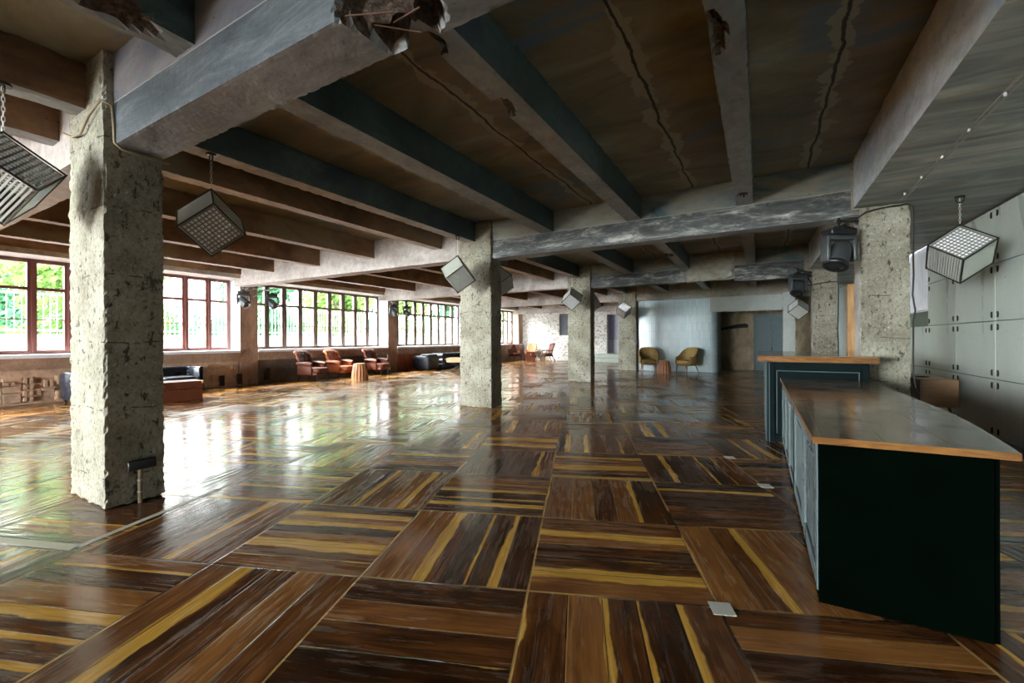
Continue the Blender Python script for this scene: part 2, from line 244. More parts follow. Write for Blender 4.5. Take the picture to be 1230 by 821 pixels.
# ------------------------------------------------------------------ mesh helper
class MB:
    def __init__(s): s.v=[]; s.f=[]; s.mi=[]; s.sm=[]
    def add(s,vs,fs,mi=0,smooth=False,T=None):
        b=len(s.v); s.v+= [tuple(T@Vector(p)) if T is not None else tuple(p) for p in vs]
        for f in fs: s.f.append(tuple(b+i for i in f)); s.mi.append(mi); s.sm.append(smooth)
    def box(s,x0,x1,y0,y1,z0,z1,mi=0,T=None,side=None):
        vs=[(x0,y0,z0),(x1,y0,z0),(x1,y1,z0),(x0,y1,z0),(x0,y0,z1),(x1,y0,z1),(x1,y1,z1),(x0,y1,z1)]
        s.add(vs,[(0,3,2,1),(4,5,6,7),(0,1,5,4),(1,2,6,5),(2,3,7,6),(3,0,4,7)],mi,False,T)
    def bev(s,x0,x1,y0,y1,z0,z1,b=.02,seg=2,mi=0,T=None,smooth=True):
        bm=bmesh.new(); bmesh.ops.create_cube(bm,size=1)
        bmesh.ops.transform(bm,matrix=Matrix.Translation(((x0+x1)/2,(y0+y1)/2,(z0+z1)/2))@Matrix.Diagonal((x1-x0,y1-y0,z1-z0,1)),verts=bm.verts)
        bmesh.ops.bevel(bm,geom=bm.edges[:],offset=b,segments=seg,profile=.5,affect='EDGES')
        bm.verts.index_update(); s.add([v.co[:] for v in bm.verts],[tuple(v.index for v in f.verts) for f in bm.faces],mi,smooth,T); bm.free()
    def cyl(s,p0,p1,r0,r1=None,n=12,mi=0,smooth=True,T=None,cap=True):
        r1=r0 if r1 is None else r1; p0=Vector(p0); p1=Vector(p1); q=(p1-p0).to_track_quat('Z','Y'); L=(p1-p0).length
        vs=[];
        for (z,r) in ((0,r0),(L,r1)):
            for i in range(n): a=2*PI*i/n; vs.append(p0+q@Vector((r*math.cos(a),r*math.sin(a),z)))
        fs=[(i,(i+1)%n,n+(i+1)%n,n+i) for i in range(n)]
        s.add(vs,fs,mi,smooth,T)
        if cap: s.add(vs,[tuple(range(n-1,-1,-1)),tuple(range(n,2*n))],mi,False,T)
    def lathe(s,prof,c=(0,0,0),n=20,mi=0,T=None,fn=None):
        vs=[]
        for (r,z) in prof:
            for i in range(n):
                a=2*PI*i/n; rr=r*(fn(a) if fn else 1); vs.append((c[0]+rr*math.cos(a),c[1]+rr*math.sin(a),c[2]+z))
        m=len(prof); fs=[(j*n+i,j*n+(i+1)%n,(j+1)*n+(i+1)%n,(j+1)*n+i) for j in range(m-1) for i in range(n)]
        s.add(vs,fs,mi,True,T); s.add(vs,[tuple(range(n-1,-1,-1)),tuple(range((m-1)*n,m*n))],mi,False,T)
    def tube(s,pts,r,n=6,mi=0,T=None):
        pts=[Vector(p) for p in pts]; rs=r if isinstance(r,list) else [r]*len(pts); vs=[]
        prev=None
        for i,p in enumerate(pts):
            d=(pts[min(i+1,len(pts)-1)]-pts[max(i-1,0)]).normalized()
            if prev is None: up=Vector((0,0,1)) if abs(d.z)<.9 else Vector((1,0,0)); a=d.cross(up).normalized()
            else: a=(prev-d*prev.dot(d)).normalized()
            prev=a; b=d.cross(a)
            for k in range(n): t=2*PI*k/n; vs.append(p+(a*math.cos(t)+b*math.sin(t))*rs[i])
        m=len(pts); fs=[(j*n+k,j*n+(k+1)%n,(j+1)*n+(k+1)%n,(j+1)*n+k) for j in range(m-1) for k in range(n)]
        s.add(vs,fs,mi,True,T); s.add(vs,[tuple(range(n-1,-1,-1)),tuple(range((m-1)*n,m*n))],mi,False,T)
    def shell(s,fn,nu,nv,th,mi=0,T=None):
        P=[[Vector(fn(i/nu,j/nv)) for j in range(nv+1)] for i in range(nu+1)]
        Q=[]
        for i in range(nu+1):
            row=[]
            for j in range(nv+1):
                du=P[min(i+1,nu)][j]-P[max(i-1,0)][j]; dv=P[i][min(j+1,nv)]-P[i][max(j-1,0)]
                nn=du.cross(dv); nn=nn.normalized() if nn.length>1e-9 else Vector((0,0,1))
                t=th(i/nu,j/nv) if callable(th) else th
                row.append(P[i][j]-nn*t)
            Q.append(row)
        W=nv+1; vs=[p for r in P for p in r]+[p for r in Q for p in r]; o=(nu+1)*W; fs=[]
        for i in range(nu):
            for j in range(nv):
                a,b,c,d=i*W+j,(i+1)*W+j,(i+1)*W+j+1,i*W+j+1
                fs.append((a,b,c,d)); fs.append((o+a,o+d,o+c,o+b))
        for i in range(nu):
            a,b=i*W,(i+1)*W; fs.append((a,o+a,o+b,b)); a,b=i*W+nv,(i+1)*W+nv; fs.append((a,b,o+b,o+a))
        for j in range(nv):
            a,b=j,j+1; fs.append((a,b,o+b,o+a)); a,b=nu*W+j,nu*W+j+1; fs.append((a,o+a,o+b,b))
        s.add(vs,fs,mi,True,T)
    def puff(s,x0,x1,y0,y1,z0,z1,n=10,p=4.0,mi=0,T=None,fn=None):
        cx,cy,cz=(x0+x1)/2,(y0+y1)/2,(z0+z1)/2; bm=bmesh.new(); bmesh.ops.create_cube(bm,size=2); bmesh.ops.subdivide_edges(bm,edges=bm.edges[:],cuts=n,use_grid_fill=True)
        vs=[]
        for v in bm.verts:
            c=v.co; l=(abs(c.x)**p+abs(c.y)**p+abs(c.z)**p)**(1/p); q=c/l
            q=Vector((q.x*(x1-x0)/2+cx,q.y*(y1-y0)/2+cy,q.z*(z1-z0)/2+cz))
            if fn: q=fn(q)
            vs.append(q)
        bm.verts.index_update(); s.add(vs,[tuple(v.index for v in f.verts) for f in bm.faces],mi,True,T); bm.free()
    def build(s,name,mats,parent=None,loc=None):
        me=bpy.data.meshes.new(name); me.from_pydata([tuple(v) for v in s.v],[],s.f)
        if not isinstance(mats,(list,tuple)): mats=[mats]
        for m in mats: me.materials.append(m)
        me.polygons.foreach_set('material_index',s.mi); me.polygons.foreach_set('use_smooth',s.sm); me.update()
        o=bpy.data.objects.new(name,me); COL.objects.link(o)
        if parent is not None: o.parent=parent
        if loc: o.location=loc
        return o
def empty(name,loc=(0,0,0),rz=0):
    o=bpy.data.objects.new(name,None); COL.objects.link(o); o.location=loc; o.rotation_euler=(0,0,rz); o.empty_display_size=.1; return o
def tag(o,label,cat,group=None):
    o['label']=label; o['category']=cat
    if group: o['group']=group
    return o
def struct(o): o['kind']='structure'; return o
def copy_tree(o,parent=None):
    c=o.copy(); COL.objects.link(c)
    if parent is not None: c.parent=parent
    for ch in list(o.children): copy_tree(ch,c)
    return c
# rough box with chipped edges, gouges; faces are mapped to materials by direction
def rough(x0,x1,y0,y1,z0,z1,res=.06,amp=.008,edge=.02,mats=(0,0,0,0,0,0),gouge=(),seed=0,name='',M_=None,carve=None):
    lo=(x0,y0,z0); hi=(x1,y1,z1); N=[max(1,int(round((hi[i]-lo[i])/res))) for i in range(3)]
    N=[min(n,260) for n in N]
    idx={}; vs=[]; fs=[]; mi=[]
    def vert(i,j,k):
        key=(i,j,k)
        if key in idx: return idx[key]
        p=Vector((lo[0]+(hi[0]-lo[0])*i/N[0],lo[1]+(hi[1]-lo[1])*j/N[1],lo[2]+(hi[2]-lo[2])*k/N[2]))
        d=Vector((0,0,0)); c=0
        for a,(t,n) in enumerate(((i,N[0]),(j,N[1]),(k,N[2]))):
            if t==0: d[a]=1; c+=1
            elif t==n: d[a]=-1; c+=1
        q=p*1.0+Vector((seed*3.1,seed*1.7,seed*.9))
        a=amp*(.5+.7*noise.noise(q*6)+.8*noise.noise(q*19)+.6*noise.noise(q*41))
        if c>=2: a+=edge*max(0,noise.noise(q*5.3+Vector((9,9,9)))*.5+noise.noise(q*23)*1.3+.1)
        for (gc,gr,gd) in gouge:
            w=((p.x-gc[0])/gr[0])**2+((p.y-gc[1])/gr[1])**2+((p.z-gc[2])/gr[2])**2
            w=w*(1+.7*noise.noise(p*7))
            if w<1: a=max(a,gd*min(1,(1-w)*2.5)*(1+.6*noise.noise(p*11)))
        idx[key]=len(vs); vs.append(p+d*a); return idx[key]
    def face(ax,side):
        o=[q for q in range(3) if q!=ax]; m=mats[ax*2+side]
        for a in range(N[o[0]]):
            for b in range(N[o[1]]):
                def mk(u,v):
                    t=[0,0,0]; t[ax]=0 if side==0 else N[ax]; t[o[0]]=u; t[o[1]]=v; return vert(*t)
                f=[mk(a,b),mk(a+1,b),mk(a+1,b+1),mk(a,b+1)]
                flip=(ax!=1)==(side==0)
                if flip: f.reverse()
                mm=m
                if gouge:
                    t=[0,0,0]; t[ax]=lo[ax] if side==0 else hi[ax]; t[o[0]]=lo[o[0]]+(hi[o[0]]-lo[o[0]])*(a+.5)/N[o[0]]; t[o[1]]=lo[o[1]]+(hi[o[1]]-lo[o[1]])*(b+.5)/N[o[1]]
                    for (gc,gr,gd) in gouge:
                        w=sum(((t[q]-gc[q])/gr[q])**2 for q in range(3))*(1+.7*noise.noise(Vector(t)*7))
                        if w<.93: mm=len(M_)-1
                fs.append(tuple(f)); mi.append(mm)
    for ax in range(3):
        for sd in (0,1): face(ax,sd)
    b=MB(); b.v=[tuple(v) for v in vs]; b.f=fs; b.mi=mi; b.sm=[False]*len(fs)
    return b.build(name,[M[q] for q in M_])

YG=[1.41+5.935*k for k in range(-1,5)]      # column front faces; index 0 is behind the camera
XC0,XC1=-5.48,-4.69; D=.42; ZB=3.05; ZC=3.82; ZR=3.42
XR=1.12
# ------------------------------------------------------------------ shell of the hall
b=MB(); b.box(-15.1,3.0,-14,27,-.12,0); struct(b.build('floor',M['floor']))
b=MB(); b.box(-15.1,3.0,-14.2,27,ZC,ZC+.3); struct(b.build('ceiling',M['ceil']))
# right wall
b=MB(); b.box(2.80,3.0,-14,10.95,0,3.9); b.box(2.80,3.0,10.95,12.6,0,1.9); b.box(2.80,3.0,12.6,27,0,3.9); struct(b.build('wall_right',M['palegrey']))
# back wall with opening and niche
yb=26.3
b=MB(); b.box(-14.9,-11.45,yb,yb+.3,0,ZC); b.box(-11.45,-10.2,yb,yb+.3,0,1.66); b.box(-11.45,-10.2,yb,yb+.3,3.08,ZC); b.box(-10.2,-8.22,yb,yb+.3,0,ZC)
b.box(-8.22,-6.9,yb,yb+.3,0,.48); b.box(-8.22,-6.9,yb,yb+.3,2.93,ZC); b.box(-6.9,3.0,yb,yb+.3,0,ZC); struct(b.build('wall_back',M['speckle']))
b=MB(); b.box(-11.45,-10.2,yb+.22,yb+.28,1.66,3.08); struct(b.build('window_8',M['niche']))
b=MB(); b.box(-8.8,-6.3,yb+1.6,yb+1.7,1.35,3.1); b.box(-8.8,-6.3,yb+1.6,yb+1.7,.48,1.35,1); b.box(-8.8,-6.3,yb+.3,yb+1.7,.4,.48,1); b.box(-8.9,-8.8,yb+.3,yb+1.7,.4,3.2); b.box(-6.3,-6.2,yb+.3,yb+1.7,.4,3.2); b.box(-8.9,-6.2,yb+.3,yb+1.7,3.1,3.2)
struct(b.build('wall_passage',[M['lilac'],M['white']]))
# rear wall behind the photographer, partly glazed; glazing added unseen as a light source
b=MB(); b.box(-14.9,3,-14.2,-14.0,0,.5); b.box(-14.9,3,-14.2,-14.0,3.5,ZC)
for x,w_ in ((-14.9,.35),(-10.4,.35),(-5.9,8.9)): b.box(x,x+w_,-14.2,-14.0,.5,3.5)
struct(b.build('wall_rear',M['plaster']))
# window wall
XW=-14.75
piers=[(-4.4,-3.85),(1.5,2.05),(7.5,8.06),(13.72,14.28),(19.65,20.2)]
b=MB()
b.box(-15.0,-14.2,-14,7.5,0,1.02); struct(b.build('wall_left',M['tanp'])); b=MB()
b.box(-15.0,-14.2,7.5,14.0,0,1.02); struct(b.build('wall_left',M['darkwall'])); b=MB(); b.box(-15.0,-14.2,14.0,26.3,0,1.02); struct(b.build('wall_left',M['plaster']))
b=MB(); b.box(-15.0,-13.95,-14,26.3,3.33,ZC); struct(b.build('lintel_left',M['plaster']))
b=MB(); b.box(-13.95,-13.90,-8,26.3,3.45,ZC-.05); struct(b.build('trim_lintel',M['brown']))
b=MB(); b.box(-15.0,-14.2,-14,-8,1.02,3.4); struct(b.build('pier_wall_end',M['pier']))
edges=[-8.0]+[q for p in piers for q in p]+[26.3]
for k in range(0,len(edges),2):
    y0,y1=edges[k],edges[k+1]
    b=MB(); b.box(-14.98,-14.10,y0+.0,y1,1.02,1.10); struct(b.build('sill_left',M['white']))
    b=MB(); b.box(-14.2,-14.12,y0,y1,.76,1.02); struct(b.build('trim_parapet',M['tanp'] if y0<15 else M['plaster']))
for k,(y0,y1) in enumerate(piers):
    rough(-15.0,-14.14,y0,y1,0,3.45,.12,.006,.012,(2,0,1,1,0,0),name='pier_wall',seed=k,M_=['pier','white','pier'])['kind']='structure'
def window(idx,y0,y1,n,mat,panes=True):
    w=empty('window_%d'%idx,(XW,(y0+y1)/2,1.10)); struct(w); z0,z1=1.10,3.33; oy=-(y0+y1)/2
    f=MB(); f.box(-.05,.05,y0+oy,y1+oy,0,.09); f.box(-.05,.05,y0+oy,y1+oy,z1-z0-.09,z1-z0)
    st=(y1-y0)/n
    for i in range(n+1):
        yy=y0+oy+i*st; hw=.10 if i in (0,n) else .08
        f.box(-.06,.055,max(yy-hw,y0+oy),min(yy+hw,y1+oy),0,z1-z0)
        if 0<i<n: f.box(.055,.085,yy-.02,yy+.02,.02,z1-z0-.02)
    f.box(-.045,.05,y0+oy,y1+oy,1.50,1.57); f.build('window_frame',M[mat],w)
    t=MB(); t.box(-.03,.03,y0+oy,y1+oy,.80,.825); t.build('glazing_bar',M[mat],w)
    p=MB(); p.box(-.012,-.008,y0+oy+.02,y1+oy-.02,.05,z1-z0-.05); p.build('glass_pane',M['glass'],w)
window(1,1.92,7.49,9,'winred'); window(2,8.06,13.70,9,'windk'); window(3,14.28,19.63,9,'windk'); window(4,20.2,25.7,9,'windk'); window(5,-3.85,1.5,9,'winred'); window(6,-8,-4.4,6,'winred')
b=MB(); b.box(-15.0,-14.2,25.7,26.3,1.02,3.4); struct(b.build('pier_wall_end',M['pier']))
w=struct(empty('window_7',(0,-14.1,.5)))  # invented glazing out of view, lets fill light in from behind
f=MB()
for x in (-14.55,-10.05):
    f.box(x,x+4.15,-.05,.05,0,.08); f.box(x,x+4.15,-.05,.05,2.92,3)
    for i in range(5): f.box(x+i*1.02,x+i*1.02+.06,-.05,.05,0,3)
f.build('window_frame',M['windk'],w); p=MB(); p.box(-14.6,-5.8,-.01,-.006,0,3); p.build('glass_pane',M['glass'],w)
# relief panels and boards on the parapet
rnd=random.Random(5)
def relief(y0,y1,seed,name):
    rr=random.Random(seed); b=MB(); b.box(-14.22,-14.16,y0,y1,0,.76)
    y=y0+.05
    while y<y1-.2:
        w=rr.uniform(.18,.45); z=.05
        while z<.6:
            h=rr.uniform(.07,.24); h=min(h,.70-z); 
            if rr.random()<.72: b.bev(-14.17,-14.16+rr.uniform(.012,.05),y,min(y+w,y1-.03),z,z+h-.015,.004,1,smooth=False)
            if rr.random()<.35:
                for q in range(2): b.box(-14.17,-14.10,y+.03+q*.09,y+.08+q*.09,z+.02,z+h*.9)
            z+=h
        y+=w+.01
    o=b.build(name,M['relief']); struct(o)
relief(2.05,7.45,4,'trim_relief'); relief(-3.85,1.48,9,'trim_relief_near')
b=MB(); y=14.3; k=0
while y<19.6:
    w=.085+.03*rnd.random(); b.box(-14.2,-14.15+.012*rnd.random(),y,min(y+w-.008,19.63),.0,.74+.01*rnd.random()); y+=w
struct(b.build('trim_boards',M['clad']))
# columns
for k in range(0,5):
    y=YG[k]
    o=rough(XC0,XC1,y,y+D,0,ZC,(.05,.024,.035,.05,.07)[k],.008,.02,name='concrete_column',seed=k,M_=['col'],); struct(o)
# right columns; the first two have light painted into pale left sides
rough(1.19,1.70,7.35,7.80,0,3.15,.03,.007,.012,(1,0,0,0,0,0),name='concrete_column',seed=11,M_=['col','plaster'])['kind']='structure'
rough(1.19,1.70,13.28,13.7,0,3.15,.07,.01,.02,(1,0,0,0,0,0),name='concrete_column',seed=12,M_=['col','plaster'])['kind']='structure'
rough(.80,1.20,19.2,19.6,0,3.15,.09,.008,.01,(0,0,1,0,0,0),name='concrete_column',seed=13,M_=['col','palegrey'])['kind']='structure'
rough(1.19,1.70,1.41,1.83,3.0,3.15,.07,.01,.02,name='beam_stub',seed=15,M_=['col'])['kind']='structure'
# girder with soffit on the right
o=rough(XR,2.80,-14,21.8,3.15,ZC,.12,.003,.008,(0,0,0,0,1,0),name='girder_beam',seed=21,M_=['girder','soffit']); struct(o)
b=MB(); b.box(1.10,1.19,7.36,7.78,3.12,ZC-.02); struct(b.build('beam_pilaster',M['col']))
b=MB(); b.box(1.02,1.19,13.3,13.7,3.12,ZC-.02); struct(b.build('beam_pilaster',M['col']))
# cross beams
def cross(x0,x1,k,mats,M_,gouge=(),z0=ZB,res=.06,edge=.010):
    y0=YG[k]+.07; y1=YG[k]+D
    o=rough(x0,x1,y0,y1,z0,ZC-.002,res,.0015,edge,mats,gouge,k*2.3+x0,'cross_beam',M_); struct(o)
cross(XC1-.02,XR+.1,1,(0,0,0,0,1,0),['beam','beamb','spall'],gouge=[((-1.62,1.60,ZB),(.24,.30,.22),.16),((-1.66,1.48,3.1),(.16,.2,.2),.14)],res=.026,edge=.006)
cross(XC1-.02,XR+.1,2,(0,0,0,0,1,0),['bcross','beamb'])
cross(XC1-.02,-1.85,3,(0,0,0,0,0,0),['bcross','beamb']); 
o=rough(-1.87,-.55,YG[3]+.10,YG[3]+D,3.05,ZC,.08,.02,.05,(0,)*6,(),3,'cross_beam',['beige']); struct(o)
cross(-.57,XR+.1,3,(0,0,0,0,0,0),['bcross','beamb'],z0=2.98)
cross(XC1-.02,XR+.1,4,(0,0,0,0,0,0),['beige','plaster'],z0=3.08,res=.09)
for k in (0,1,2,3,4): cross(-14.3,XC0+.02,k,(0,)*4+(1,0),['plaster','pinkb'],z0=3.10,res=.09)
b=MB(); b.box(XC1,XR,-4.5,-4.1,ZB,ZC); struct(b.build('cross_beam',M['beam']))
b=MB(); b.box(-14.3,-1.5,25.2,25.55,3.1,ZC); struct(b.build('cross_beam',M['plaster']))
# ledge line on crossing beam two (paint change)
# ribs
bays=[(-14,YG[1]+.08),(YG[1]+D-.01,YG[2]+.08),(YG[2]+D-.01,YG[3]+.08),(YG[3]+D-.01,YG[4]+.08),(YG[4]+D-.01,26.3)]
for bi,(y0,y1) in enumerate(bays):
    rs=[(-.29,-.06,'c'),(-1.96,-1.71,'c'),(-3.60,-3.33,'c'),(-5.31,-5.07,'m'),(-6.22,-6.0,'l'),(-8.30,-8.08,'l'),(-10.35,-10.13,'l'),(-12.40,-12.18,'l')]
    for ri,(xa,xb,t) in enumerate(rs):
        if bi==4 and xb>-1.5: continue
        g=[]
        if bi==1 and ri==0: g=[((-.27,3.17,ZR),(.10,.20,.10),.07),((-.18,6.9,ZR),(.07,.09,.08),.04)]
        if bi==1 and ri==1: g=[((-1.93,2.30,ZR),(.09,.12,.10),.06),((-1.93,3.22,ZR),(.10,.16,.09),.06)]
        if bi==2 and ri==1: g=[((-1.85,10.9,ZR),(.09,.2,.09),.05)]
        if bi==0 and ri==2: g=[((-3.38,1.1,ZR),(.16,.22,.08),.05)]
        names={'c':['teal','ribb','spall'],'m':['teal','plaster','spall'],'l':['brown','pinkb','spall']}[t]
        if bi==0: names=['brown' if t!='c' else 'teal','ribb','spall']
        z=ZR if t!='l' else 3.38
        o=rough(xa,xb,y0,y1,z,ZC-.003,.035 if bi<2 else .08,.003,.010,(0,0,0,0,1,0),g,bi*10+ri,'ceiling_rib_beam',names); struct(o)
# rebar in the broken beam
rb=tag(empty('rebar_cage',(-1.62,1.60,3.06)),'rusty rebar ends poking from the broken underside of the nearest beam','rebar')
for i,(dx,dy,ax,ay,L) in enumerate([(-.1,-.05,.9,.35,.26),(.02,-.12,.5,.8,.22),(.06,.05,.95,-.1,.2),(-.05,.1,.7,.6,.24)]):
    b=MB(); d=Vector((ax,ay,.02)).normalized(); b.cyl(Vector((dx,dy,.015))-d*L/2,Vector((dx,dy,.0))+d*L/2,.004,n=6); b.build('rod',M['rust'],rb)
# alcove, tile block, door, panel
def tileblock():
    x0,x1,y0,y1,r=-4.69,-1.48,19.5,21.8,.28; pts=[(x0,y0)]
    for i in range(13): a=-PI/2+PI/2*i/12; pts.append((x1-r+r*math.cos(a),y0+r+r*math.sin(a)))
    pts+= [(x1,y1),(x0,y1)]; n=len(pts); b=MB(); vs=[(p[0],p[1],0) for p in pts]+[(p[0],p[1],3.08) for p in pts]
    for i in range(n): b.add(vs,[(i,(i+1)%n,n+(i+1)%n,n+i)],0,0<i<14)
    b.add(vs,[tuple(range(n-1,-1,-1)),tuple(range(n,2*n))]); return b.build('wall_tiled',M['tile'])
struct(tileblock())
b=MB(); b.box(-4.7,-1.5,19.9,21.8,3.08,ZC); struct(b.build('wall_over_tile',M['plaster']))
b=MB(); b.box(-1.5,-.19,21.8,22,0,ZC); b.box(-.19,1.11,21.8,22,2.44,ZC); b.box(1.11,2.8,21.8,22,0,ZC); struct(b.build('wall_alcove',M['alcove']))
b=MB(); b.bev(-1.72,1.06,19.30,19.42,2.48,3.12,.01,1,smooth=False); struct(b.build('trim_grey_panel',M['palegrey']))
b=MB()
for x in (-1.1,-.4,.3): b.cyl((x,19.36,2.45),(x,19.36,2.49),.03,n=8)
struct(b.build('trim_panel_caps',M['steel']))
dr=struct(empty('door_1',(.46,21.86,0)))
b=MB(); b.box(-.65,-.59,-.06,.06,0,2.44); b.box(.59,.65,-.06,.06,0,2.44); b.box(-.65,.65,-.06,.06,2.38,2.44); b.build('door_frame',M['door'],dr)
for sx in (-1,1):
    b=MB(); x0,x1=(-.585,-.004) if sx<0 else (.004,.585); b.bev(x0,x1,-.04,.0,.01,2.375,.008,1,smooth=False); q=b.build('door_leaf',M['door'],dr)
    if sx>0:
        h=MB(); h.bev(.02,.05,-.075,-.04,.75,1.0,.008,2); h.build('door_handle',M['black'],q)
b=MB(); b.tube([(-1.5+.02,21.77,1.82),(-1.2,21.77,1.88),(-.8,21.77,1.95),(-.5,21.77,1.97),(-.40,21.77,1.93)],[.05,.07,.09,.10,.06],8); o=b.build('wall_smear',M['bcable']); tag(o,'short dark tapered duct across the ochre alcove wall','smear')  # raised dark mesh standing in for a smear on the wall
# area right of column two: partition, wood post
b=MB(); b.box(1.75,2.8,17.3,17.5,0,3.15); struct(b.build('wall_partition',M['palegrey']))
b=MB(); b.bev(1.75,1.93,12.2,12.4,0,2.62,.01,1,smooth=False); o=b.build('timber_post',M['pine']); tag(o,'raw orange pine board standing upright between the two right hand columns','timber post')
# steps at the back wall
st=tag(empty('concrete_steps',(-8.1,25.6,0)),'two green-grey concrete steps below the opening in the white back wall','steps')
b=MB(); b.bev(-1.0,1.4,-.35,.68,0,.24,.015,1,smooth=False); b.build('lower_step',M['conc'],st)
b=MB(); b.bev(-.9,1.4,0,.68,.24,.47,.015,1,smooth=False); b.build('upper_step',M['conc'],st)
# window with corrugated panel high in the right wall
w=struct(empty('window_9',(2.85,11.7,1.95)))
b=MB(); 
for i in range(9): b.cyl((0,-.62+i*.13,0),(0,-.62+i*.13,1.2),.055,n=8)
b.box(.03,.10,-.85,.95,-.12,1.3); b.build('blind_panel',M['white'],w)
b=MB(); b.box(-.05,.0,-.85,-.68,0,1.2); b.build('brick_reveal',M['brick'],w)
# ------------------------------------------------------------------ wall cabinets
lat=MB()
def latch_mesh():
    b=MB(); n=10; vs=[(0,0,-.035)]
    pts=[(0,.028*math.cos(a),.042*math.sin(a)) for a in [PI/2-PI*i/(n-1) for i in range(n)]]
    vs=pts+[(-.014,p[1],p[2]) for p in pts]; m=n
    b.add(vs,[tuple(range(m,2*m)),tuple(range(m-1,-1,-1))]+[(i,i+1,m+i+1,m+i) for i in range(m-1)]+[(m-1,0,m,2*m-1)]); return b
seams=[4.2,5.53,6.86,8.18,9.50,10.80,12.0]; zs=[.06,.84,1.62,2.39,3.13]
clabels=['','pale grey metal wall cabinet nearest the photographer, just outside the right picture edge','tall pale grey metal wall cabinet cut by the right picture edge above the counter corner','tall pale grey metal wall cabinet right behind the hanging glass cube lamp','narrower looking metal wall cabinet standing directly behind the wooden sideboard','short metal wall cabinet under the white corrugated window by the right column']
lmesh=None
for i in range(1,6):
    y0,y1=seams[i],seams[i+1]; rows=4 if i<5 else 2
    c=tag(empty('wall_cabinet',(2.75,(y0+y1)/2,0)),clabels[i],'cabinet','built-in metal cabinets along the right wall')
    hw=(y1-y0)/2; top=zs[rows] if i<5 else 1.9
    b=MB(); b.box(.012,.05,-hw,hw,0,top); b.build('cabinet_body',M['cabd'],c)
    for r in range(rows):
        z0,z1=zs[r],min(zs[r+1],top)
        if i==5 and r==1: z1=1.62
        b=MB(); b.bev(-.012,.012,-hw+.006,hw-.006,z0+.006,z1-.006,.004,1,smooth=False); d=b.build('cabinet_door',M['cab'] if r>0 else M['cab'],c)
        for sy in (-1,1):
            for zz in (z0+.085,z1-.085):
                if lmesh is None:
                    l=latch_mesh().build('latch',M['frame'],d); lmesh=l
                else:
                    l=lmesh.copy(); COL.objects.link(l); l.parent=d
                l.location=(-.012,sy*(hw-.075),zz); l.rotation_euler=(0,0,0) if sy<0 else (PI,0,0)
# ------------------------------------------------------------------ counter and bar
def framed_panel(b,x,y0,y1,z0,z1,fw=.07,mi=0,pi=1):
    # panel in a plane of constant x, facing -x
    b.bev(x-.018,x,y0,y0+fw,z0,z1,.004,1,mi,smooth=False); b.bev(x-.018,x,y1-fw,y1,z0,z1,.004,1,mi,smooth=False)
    b.bev(x-.018,x,y0+fw,y1-fw,z0,z0+fw,.004,1,mi,smooth=False); b.bev(x-.018,x,y0+fw,y1-fw,z1-fw,z1,.004,1,mi,smooth=False)
    b.bev(x-.010,x,y0+fw+.035,y1-fw-.035,z0+fw+.035,z1-fw-.035,.008,1,pi,smooth=False)
ct=tag(empty('long_counter',(.6,4.75,0)),'long low counter with glossy plank top, black end panel and grey-blue panelled side','counter')
L=lambda x:x-.6
K=lambda y:y-4.75
b=MB(); b.box(L(.29),L(.95),K(2.80),K(6.74),.0,.845); b.build('carcass',M['dkgreen'],ct)
b=MB(); b.bev(L(.272),L(.93),K(2.785),K(2.80),.0,.845,.004,1,smooth=False); b.build('end_panel',M['dkgreen'],ct)
for (a,c_) in ((2.80,3.66),(3.68,4.52)):
    b=MB(); b.box(L(.285),L(.29),K(a),K(c_),.05,.83); framed_panel(b,L(.285),K(a)+.01,K(c_)-.01,.05,.83,.08); b.build('side_panel',[M['greyblue'],M['greyblue']],ct)
for (a,c_) in ((4.54,5.25),(5.27,5.98),(6.0,6.70)):
    b=MB(); b.box(L(.285),L(.29),K(a),K(c_),.05,.80); framed_panel(b,L(.285),K(a)+.01,K(c_)-.01,.05,.80,.06); b.build('side_panel',[M['greyblue'],M['greyblue']],ct)
b=MB(); b.box(L(.275),L(.29),K(2.80),K(6.72),.0,.05); b.build('plinth',M['dkgreen'],ct)
b=MB(); b.box(L(.262),L(.285),K(4.515),K(4.54),.0,.84); b.build('joint_strip',M['teald'],ct)
poly=[(.245,2.76),(1.02,2.80),(1.10,3.45),(1.15,4.0),(1.165,5.0),(1.165,6.69),(.245,6.69)]
def slab(poly,z0,z1,name,mats,par,ox,oy,inset=0):
    b=MB(); n=len(poly); vs=[(p[0]-ox,p[1]-oy,z0) for p in poly]+[(p[0]-ox,p[1]-oy,z1) for p in poly]
    b.add(vs,[tuple(range(n,2*n))],0); b.add(vs,[tuple(range(n-1,-1,-1))],1)
    b.add(vs,[(i,(i+1)%n,n+(i+1)%n,n+i) for i in range(n)],1); return b.build(name,mats,par)
slab(poly,.845,.880,'counter_top',[M['ctop'],M['edge']],ct,.6,4.75)
br=tag(empty('bar_counter',(.6,7.2,0)),'taller dark teal bar with a thick golden wood top beyond the long counter','bar')
b=MB(); b.box(.10-.6,1.18-.6,-.36,.10,0,1.08); b.box(.10-.6,.70-.6,.10,1.9,0,1.08); b.build('carcass',M['teald'],br)
b=MB()
for (x0,x1,z0,z1) in ((.10,.19,0,1.08),(1.11,1.19,0,1.08),(.19,1.11,.98,1.08),(.19,1.11,0,.10)): b.bev(x0-.6,x1-.6,-.385,-.36,z0,z1,.004,1,smooth=False)
b.build('front_frame',M['teald'],br)
b=MB()
for x in (.205,1.085): b.bev(x-.6,x-.6+.014,-.372,-.36,.115,.965,.003,1,smooth=False)
b.bev(.205-.6,1.1-.6,-.372,-.36,.955,.968,.003,1,smooth=False); b.build('panel_moulding',M['bluelt'],br)
b=MB()
for x in (.085,.118): b.bev(x-.6,x-.6+.013,-.40,-.385,0,1.07,.003,1,smooth=False)
